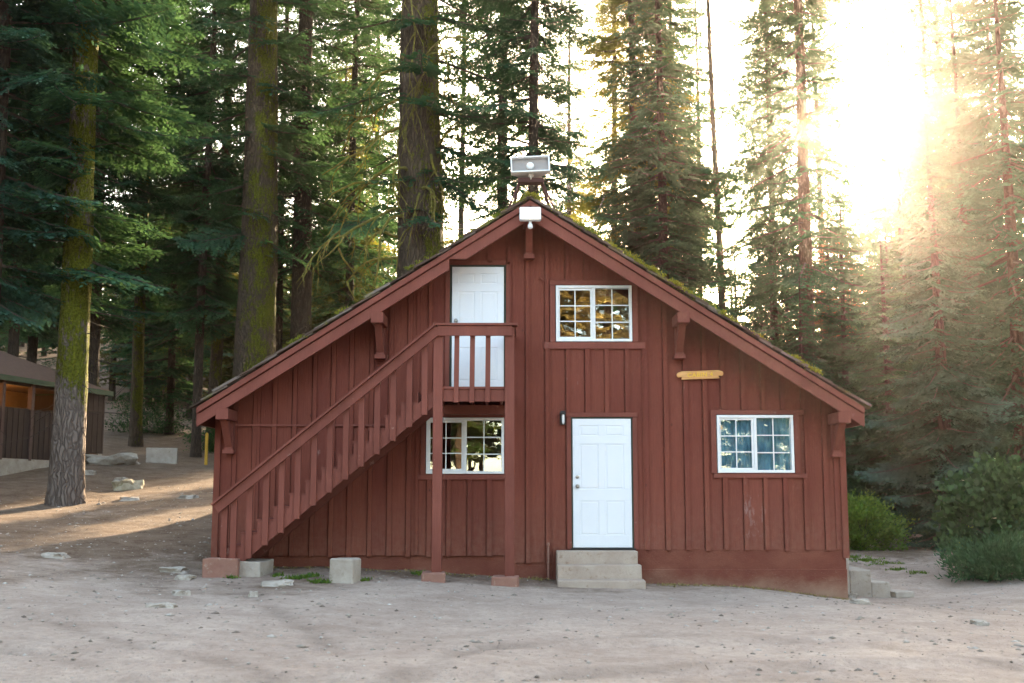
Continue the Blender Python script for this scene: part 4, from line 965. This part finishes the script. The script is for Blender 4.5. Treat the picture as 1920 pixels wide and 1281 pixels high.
# wall closer to the viewer at larger x; y<0 would face the cabin: mirror so that outward is +y
s_ = -1
w0 = MB()
w0.box(0, 1.25, 0, .1 * s_, 2.62, BT - .1)
w0.box(1.25, L_, 0, .1 * s_, 2.35, 3.75); w0.box(1.25, L_, 0, .1 * s_, BT - .22, BT - .1)
k = 0
for i in range(34):
    x = 1.33 + i * .245; w0.box(x, x + .05, .018, .001, 2.36, 3.74)
for i in range(5): w0.box(.06 + i * .28, .10 + i * .28, .012, .001, 2.63, BT - .12)
w0.box(0, .1, .1 * s_, 6.5 * s_, 2.5, BT - .1); w0.box(L_ - .1, L_, .1 * s_, 6.5 * s_, 1.9, BT - .1); w0.box(0, L_, 6.4 * s_, 6.5 * s_, 2.3, BT - .1)
B(w0, 'wall', M['brown'])
for x in (1.22, 2.45, 3.7, 5.0, 6.4): pp = MB(); pp.box(x, x + .12, .055, -.09, 2.3, BT - .1); B(pp, 'post', simple('brown_post_paint', (.11, .06, .05), rough=.8))
f2 = MB(); f2.box(1.3, L_, .04, -.3, 1.0, 2.34); f2.box(.05, .25, 0, -.3, 1.2, 2.62); f2.box(0.0, 1.3, -.5, -.7, 1.2, 2.62); B(f2, 'foundation', M['block'])
inn = MB(); inn.box(.2, L_ - .2, -2.6, -2.7, 2.3, BT); inn.box(.2, L_ - .2, -.2, -6.3, 2.2, 2.3); B(inn, 'interior_wall', simple('warm_interior_boards', (.34, .20, .09), rough=.8))
rf = MB(); e = .14
rf.add([(-e, e, BT), (L_ + e, e, BT), (L_ + e, -6.5 - e, BT), (-e, -6.5 - e, BT), (3.2, -3.25, BT + 1.55), (L_ - 3, -3.25, BT + 1.55), (-e, e, BT - .05), (L_ + e, e, BT - .05), (L_ + e, -6.5 - e, BT - .05), (-e, -6.5 - e, BT - .05)],
       [(0, 1, 5, 4), (1, 2, 5), (2, 3, 4, 5), (3, 0, 4), (6, 7, 1, 0), (7, 8, 2, 1), (8, 9, 3, 2), (9, 6, 0, 3), (9, 8, 7, 6)])
ro = B(rf, 'roof', M['shingle'])
fa = MB(); fa.box(-e, L_ + e, e + .001, e + .04, BT - .15, BT + .0); fa.box(-e - .04, -e - .001, e + .04, -6.5 - e, BT - .15, BT); fa.box(-e, L_ + e, .0, e, BT - .09, BT - .052); B(fa, 'fascia', M['green'], ro)
for x in (3.9, 7.0):
    lm = MB(); lm.tube([(x, -1.6, BT - .45), (x, -1.6, BT - .40), (x, -1.6, BT - .33), (x, -1.6, BT - .28)], [.05, .11, .12, .04], 12)
    m_ = M.get('bulb') or M.setdefault('bulb', (lambda n: n.pbr((1, .7, .3), .4, None, 0, .5, Emission_Color=(1, .55, .12, 1), Emission_Strength=1.3))(NM('warm_lit_globe')))
    B(lm, 'ceiling_lamp', m_)
    ld_ = bpy.data.lights.new('lamp_light', 'POINT'); ld_.energy = 14; ld_.color = (1, .55, .18); ld_.shadow_soft_size = .12; lo = bpy.data.objects.new('lamp_light', ld_); C.objects.link(lo); lo.parent = bld; lo.location = (x, -1.6, BT - .6)

# ------------------------------------------------------------------ rocks, barrier, post
def rock(px, py, w_, h_, label, seed, mat='rock', d_=None, name='rock', group=None):
    import bmesh
    from mathutils import noise
    p = gp(px, py); bm = bmesh.new(); bmesh.ops.create_icosphere(bm, subdivisions=3, radius=1)
    for v in bm.verts:
        n = noise.noise(v.co * 1.3 + Vector((seed, 0, 0))) * .55 + noise.noise(v.co * 3.7 + Vector((0, seed, 0))) * .16
        c = v.co.copy(); c.x = max(-.72, min(.72, c.x)); c.y = max(-.7, min(.7, c.y)); c.z = max(-.5, min(.62, c.z)); v.co = c * (1 + n)
        v.co = Vector((v.co.x * w_ * .62, v.co.y * (d_ or w_ * .75) * .62, v.co.z * (h_ * 1.1 + .035)))
    m_ = bpy.data.meshes.new(name); bm.to_mesh(m_); bm.free(); m_.materials.append(M[mat])
    o = link(name, m_); o.location = (p.x, p.y, p.z + h_ * .05); o.rotation_euler = (0, 0, (seed * 1.7) % .9 - .4); return tag(o, label, 'rock', group)
M['rock'] = concrete('pale_granite', (.28, .23, .18), (.48, .42, .36), (.15, .11, .08))
M['rock_moss'] = concrete('tan_mossy_stone', (.30, .24, .15), (.46, .40, .30), (.13, .12, .03))
rock(238, 918, .75, .28, 'largest pale rock with mossy underside on the slope left of the cabin', 1, 'rock_moss')
rock(225, 905, .4, .14, 'flat grey rock lying against the largest mossy rock', 2)
rock(245, 938, .45, .05, 'thin flat pale stone just below the largest mossy rock', 3)
rock(166, 890, .35, .1, 'small pale rock right of the flared mossy tree base', 4)
rock(352, 935, .4, .06, 'flat pale stone near the left wall of the cabin, upper one', 5)['label'] = 'flat pale stone close to the left corner of the cabin'
rock(104, 1046, .36, .05, 'flat grey stone at the edge of the sunlit strip', 6)
rock(328, 1073, .42, .06, 'broken flat slab stone left of the stair footing', 7)
rock(345, 1088, .26, .05, 'small pale stone below the broken slab stone', 8)
rock(338, 1117, .22, .05, 'round pale stone in the yard below the stair footing', 9)
rock(303, 1140, .3, .03, 'thin sliver of stone set flush in the yard at left', 10)
rock(522, 1098, .42, .045, 'flat whitish stone in the yard right of the stair footing', 11)
rock(475, 1118, .12, .04, 'small whitish stone left of the flat whitish stone', 12)
rock(1627, 1030, .55, .13, 'flat pale rock on the rise behind the side steps', 13, 'rock_moss')
rock(1598, 1122, .14, .07, 'small white stone at the right foot of the cabin foundation', 14)
rock(1612, 1133, .26, .05, 'broken chip of stone beside the right corner of the foundation', 15)
rock(1725, 1022, .7, .28, 'white boulder among the plants left of the bare fir trunk', 16)
rock(1678, 1018, .3, .15, 'grey boulder right of the yellow green shrub', 17)
rock(1750, 1024, .4, .2, 'pale boulder touching the base of the bare fir trunk', 18)
rock(1837, 1172, .2, .03, 'small flat stone lying alone in the right of the yard', 19)
rock(205, 870, 1.6, .3, 'long pale flat rock beside the brown building', 20)
p = gp(303, 868); o = block('concrete_barrier', 'square pale concrete barrier block among the trunks left of the cabin', 'barrier', (p.x, p.y, p.z - .15), (.95, .5, .62), M['block'], .25, .01, 31)
p = gp(386, 872); mb = MB(); mb.box(-.045, .045, -.04, .04, -.2, 1.0); mb.prism([(-.045, 1.0), (.045, 1.0), (0, 1.05)], -.04, .04); o = mb.build('marker_post', simple('yellow_post_paint', (.55, .30, .03), (.4, .2, .02), .7), None, .01); o.location = p; tag(o, 'yellow wooden marker post just left of the cabin', 'post')
# pebbles, chips and needles too many to count
q = np.random.RandomState(5); n = 14000
px_ = q.uniform(-12, 12, n); py_ = -10 + 22 * q.rand(n) ** 1.1; keep = ~((px_ > -4.7) & (px_ < 5.2) & (py_ > -.02)); px_, py_ = px_[keep], py_[keep]; pz_ = hz(px_, py_)
base = np.array([(1, 0, 0), (0, 1, 0), (-1, 0, 0), (0, -1, 0), (0, 0, 1), (0, 0, -.5)]); fc = [(0, 1, 4), (1, 2, 4), (2, 3, 4), (3, 0, 4), (1, 0, 5), (2, 1, 5), (3, 2, 5), (0, 3, 5)]
sz = .006 + .022 * q.rand(len(px_)) ** 3 + .028 * (q.rand(len(px_)) > .988)
az = q.uniform(0, 6.28, len(px_)); sz = sz * np.clip(.35 + 1.3 * vnoise(px_, py_, 1.1, 6), .4, 1.3); B0 = base[None] * (1 + q.normal(0, .22, (len(px_), 6, 3))) * np.array([1.3, .9, .6]) * sz[:, None, None]
ca, sa = np.cos(az)[:, None], np.sin(az)[:, None]
V = np.stack([B0[..., 0] * ca - B0[..., 1] * sa + px_[:, None], B0[..., 0] * sa + B0[..., 1] * ca + py_[:, None], B0[..., 2] + pz_[:, None]], -1)
Fp = (np.array(fc)[None] + 6 * np.arange(len(px_))[:, None, None]).reshape(-1, 3)
def pebmat():
    m = NM('pebbles'); t = m.n('Attribute', attribute_name='tint').outputs[2]; return m.pbr(m.ramp(t, [(0, (.16, .12, .095)), (.5, (.30, .25, .20)), (1, (.48, .43, .38))]), .9)
o = link('gravel', npmesh('gravel', V.reshape(-1, 3), Fp, [pebmat()], attr={'tint': np.repeat(q.rand(len(px_)), 6)})); o['kind'] = 'stuff'
n = 5000; px_ = q.uniform(-13, 12, n); py_ = -9 + 24 * q.rand(n); keep = (~((px_ > -4.7) & (px_ < 5.2) & (py_ > -.02))) & (q.rand(n) < np.clip(.25 + (py_ + 2) * .15, .15, 1)); px_, py_ = px_[keep], py_[keep]; k = len(px_)
az = q.uniform(0, 6.28, k); L = .03 + .10 * q.rand(k) ** 2 + .22 * (q.rand(k) > .99); z1 = hz(px_, py_) + .008; x2, y2 = px_ + L * np.cos(az), py_ + L * np.sin(az); z2 = hz(x2, y2) + .010
wd = .0035 + .004 * q.rand(k); ex, ey = -np.sin(az) * wd, np.cos(az) * wd
V = np.stack([np.stack([px_ - ex, py_ - ey, z1], 1), np.stack([x2 - ex, y2 - ey, z2], 1), np.stack([(px_ + x2) / 2, (py_ + y2) / 2, (z1 + z2) / 2 + .008], 1), np.stack([x2 + ex, y2 + ey, z2], 1), np.stack([px_ + ex, py_ + ey, z1], 1)], 1)
Ft = np.stack([[0, 1, 2, 2], [4, 2, 3, 3]]); Fq = (np.array([[0, 1, 3, 4]])[None] + 5 * np.arange(k)[:, None, None]).reshape(-1, 4)
o = link('twig_litter', npmesh('twig_litter', V.reshape(-1, 3), Fq, [simple('fallen_twigs', (.09, .055, .035), (.2, .14, .1), .9, 3)])); o['kind'] = 'stuff'

# ------------------------------------------------------------------ shrubs and grass
def shrub(px, py, dist, rx, ry, hh, n, leaf, mat, name, label, seed, stems=16, flowers=0, upright=.3, kind_leaf=1.0):
    p = at(px, py, dist); z = gz(p.x, p.y); q = np.random.RandomState(seed); root = thing(name, label, 'shrub', (p.x, p.y, z))
    # leaves gather round many twig ends inside an uneven dome
    nc = max(12, n // 110); c = q.normal(0, 1, (nc, 3)); c /= np.linalg.norm(c, axis=1)[:, None]; rr = q.uniform(.25, 1.22, (nc, 1)) ** .7
    c = c * rr * np.array([rx, ry, hh * .55]); c[:, 2] = np.abs(c[:, 2] + hh * .42); c[:, :2] *= (.75 + .5 * q.rand(nc, 1))
    P = c[q.randint(nc, size=n)] + q.normal(0, 1, (n, 3)) * np.array([.14, .14, .10]) * (rx / .9)
    P[:, 2] = np.maximum(P[:, 2], .02)
    d = P - np.array([0, 0, hh * .2]); d /= np.linalg.norm(d, axis=1)[:, None] + 1e-6; d = d + q.normal(0, .6, (n, 3)) + np.array([0, 0, upright]); d /= np.linalg.norm(d, axis=1)[:, None]
    e = np.cross(d, q.normal(0, 1, (n, 3))); e /= np.linalg.norm(e, axis=1)[:, None] + 1e-6; Lf = leaf * q.uniform(.6, 1.3, (n, 1)); Wf = Lf * .27 * kind_leaf
    V = np.stack([P, P + d * Lf * .45 + e * Wf, P + d * Lf, P + d * Lf * .45 - e * Wf], 1).reshape(-1, 3)
    link('foliage', npmesh('foliage', V, np.arange(4 * n).reshape(-1, 4), [M[mat]], attr={'tint': np.repeat(np.clip(q.normal(.5, .28, n), 0, 1), 4)}), root)
    mb = MB()
    for i in range(stems):
        t_ = c[q.randint(nc)]; mb.tube([(q.normal(0, .06), q.normal(0, .06), -.05), (t_[0] * .4, t_[1] * .4, t_[2] * .55), tuple(t_)], [.012, .008, .003], 4)
    mb.build('stems', M['twig'], root)
    if flowers:
        mb = MB(); top = c[np.argsort(-(c[:, 2] - c[:, 1] * .6))][:flowers * 2]
        for i in range(flowers):
            t_ = top[q.randint(len(top))] * 1.04
            for j in range(26):
                a = q.uniform(0, 6.28); r_ = .06 * math.sqrt(q.rand()); x, y, z_ = t_[0] + r_ * math.cos(a), t_[1] + r_ * math.sin(a) - .03, t_[2] + .05 + q.uniform(0, .015)
                mb.add([(x - .011, y, z_), (x, y - .011, z_ + .004), (x + .011, y, z_), (x, y + .011, z_ + .006)], [(0, 1, 2, 3)])
        mb.build('flowers', simple('cream_petals', (.65, .66, .42), rough=.8), root)
    return root
shrub(1618, 985, 27, .75, .6, 1.25, 9000, .075, 'leaf', 'shrub', 'bright yellow green shrub just right of the cabin wall', 1)
shrub(1655, 1000, 31, 1.0, .7, .7, 5000, .07, 'leaf_dark', 'shrub', 'low dark green shrub between the yellow green shrub and the white boulder', 2)
shrub(1895, 960, 22.5, 1.05, .9, 2.0, 8000, .13, 'leaf_dark', 'flowering_shrub', 'tall dark leafy bush with pale flower heads at the right edge', 3, 24, 9, .3, 1.7)
shrub(1880, 1050, 21.2, .85, .55, .72, 9000, .10, 'fern', 'fern_shrub', 'low feathery green shrub in front of the flowering bush', 4, 14, 0, .7, .5)
shrub(1822, 1000, 27, .45, .4, .55, 2500, .07, 'leaf', 'shrub', 'small light green shrub right of the bare fir trunk', 5)
shrub(1715, 1000, 33, 1.2, .7, .6, 5000, .07, 'fern', 'shrub', 'low green ground shrub behind the white boulder', 6)
shrub(420, 830, 45, 1.2, .9, 1.6, 6000, .09, 'leaf_dark', 'shrub', 'dark shrub seen between the cabin and the thin dark trunk', 7)
shrub(285, 800, 52, 1.6, 1.0, 1.8, 6000, .10, 'leaf_dark', 'shrub', 'dark shrub behind the pale concrete barrier', 8)
shrub(1590, 1000, 34, 1.6, .8, 1.6, 7000, .09, 'leaf_dark', 'shrub', 'dark shrub half hidden by the right corner of the cabin', 9)
gp_pts = []
q2 = random.Random(9)
for (px, py, n, sp) in ((560, 1085, 12, .07), (582, 1083, 10, .06), (605, 1094, 12, .06), (520, 1082, 5, .04), (437, 1085, 5, .03), (783, 1078, 8, .05), (685, 1090, 5, .05), (1622, 1052, 26, .16), (1600, 1046, 14, .1), (1655, 1058, 16, .14), (1690, 1070, 10, .1), (1715, 1075, 8, .08), (1605, 1030, 10, .1)):
    p = gp(px, py)
    for _ in range(n): x, y = p.x + q2.gauss(0, sp), p.y + q2.gauss(0, sp); gp_pts.append((x, y, gz(x, y)))
o = tufts('grass', gp_pts, .042, M['leaf'], None, 14, 8, 1.0); o['kind'] = 'stuff'
dry = []
for i in range(260):
    x = q2.uniform(.3, 5.1) if i % 3 else q2.uniform(-4.4, .6); y = -.06 - abs(q2.gauss(0, .10)) - .04
    if .6 < x < 2.05: continue
    dry.append((x, y, gz(x, y)))
M['dry'] = foliage('dry_grass', (.16, .11, .05), (.28, .21, .09), (.33, .28, .10), .3, (.4, .3, .1))
o = tufts('dry_grass', dry, .03, M['dry'], None, 7, 9, .6); o['kind'] = 'stuff'

# ------------------------------------------------------------------ thin haze added for the glow round the sun
HZ = 0.00034
hb = MB(); hb.box(-130, 130, -75, 150, -4, 62); ho = hb.build('haze', []); ho['kind'] = 'stuff'
m = bpy.data.materials.new('haze'); m.use_nodes = True; t = m.node_tree; t.nodes.clear(); ou = t.nodes.new('ShaderNodeOutputMaterial'); v = t.nodes.new('ShaderNodeVolumePrincipled')
v.inputs['Color'].default_value = (1.0, .86, .80, 1); v.inputs['Density'].default_value = HZ; v.inputs['Anisotropy'].default_value = .9
t.links.new(v.outputs[0], ou.inputs['Volume']); ho.data.materials.append(m)
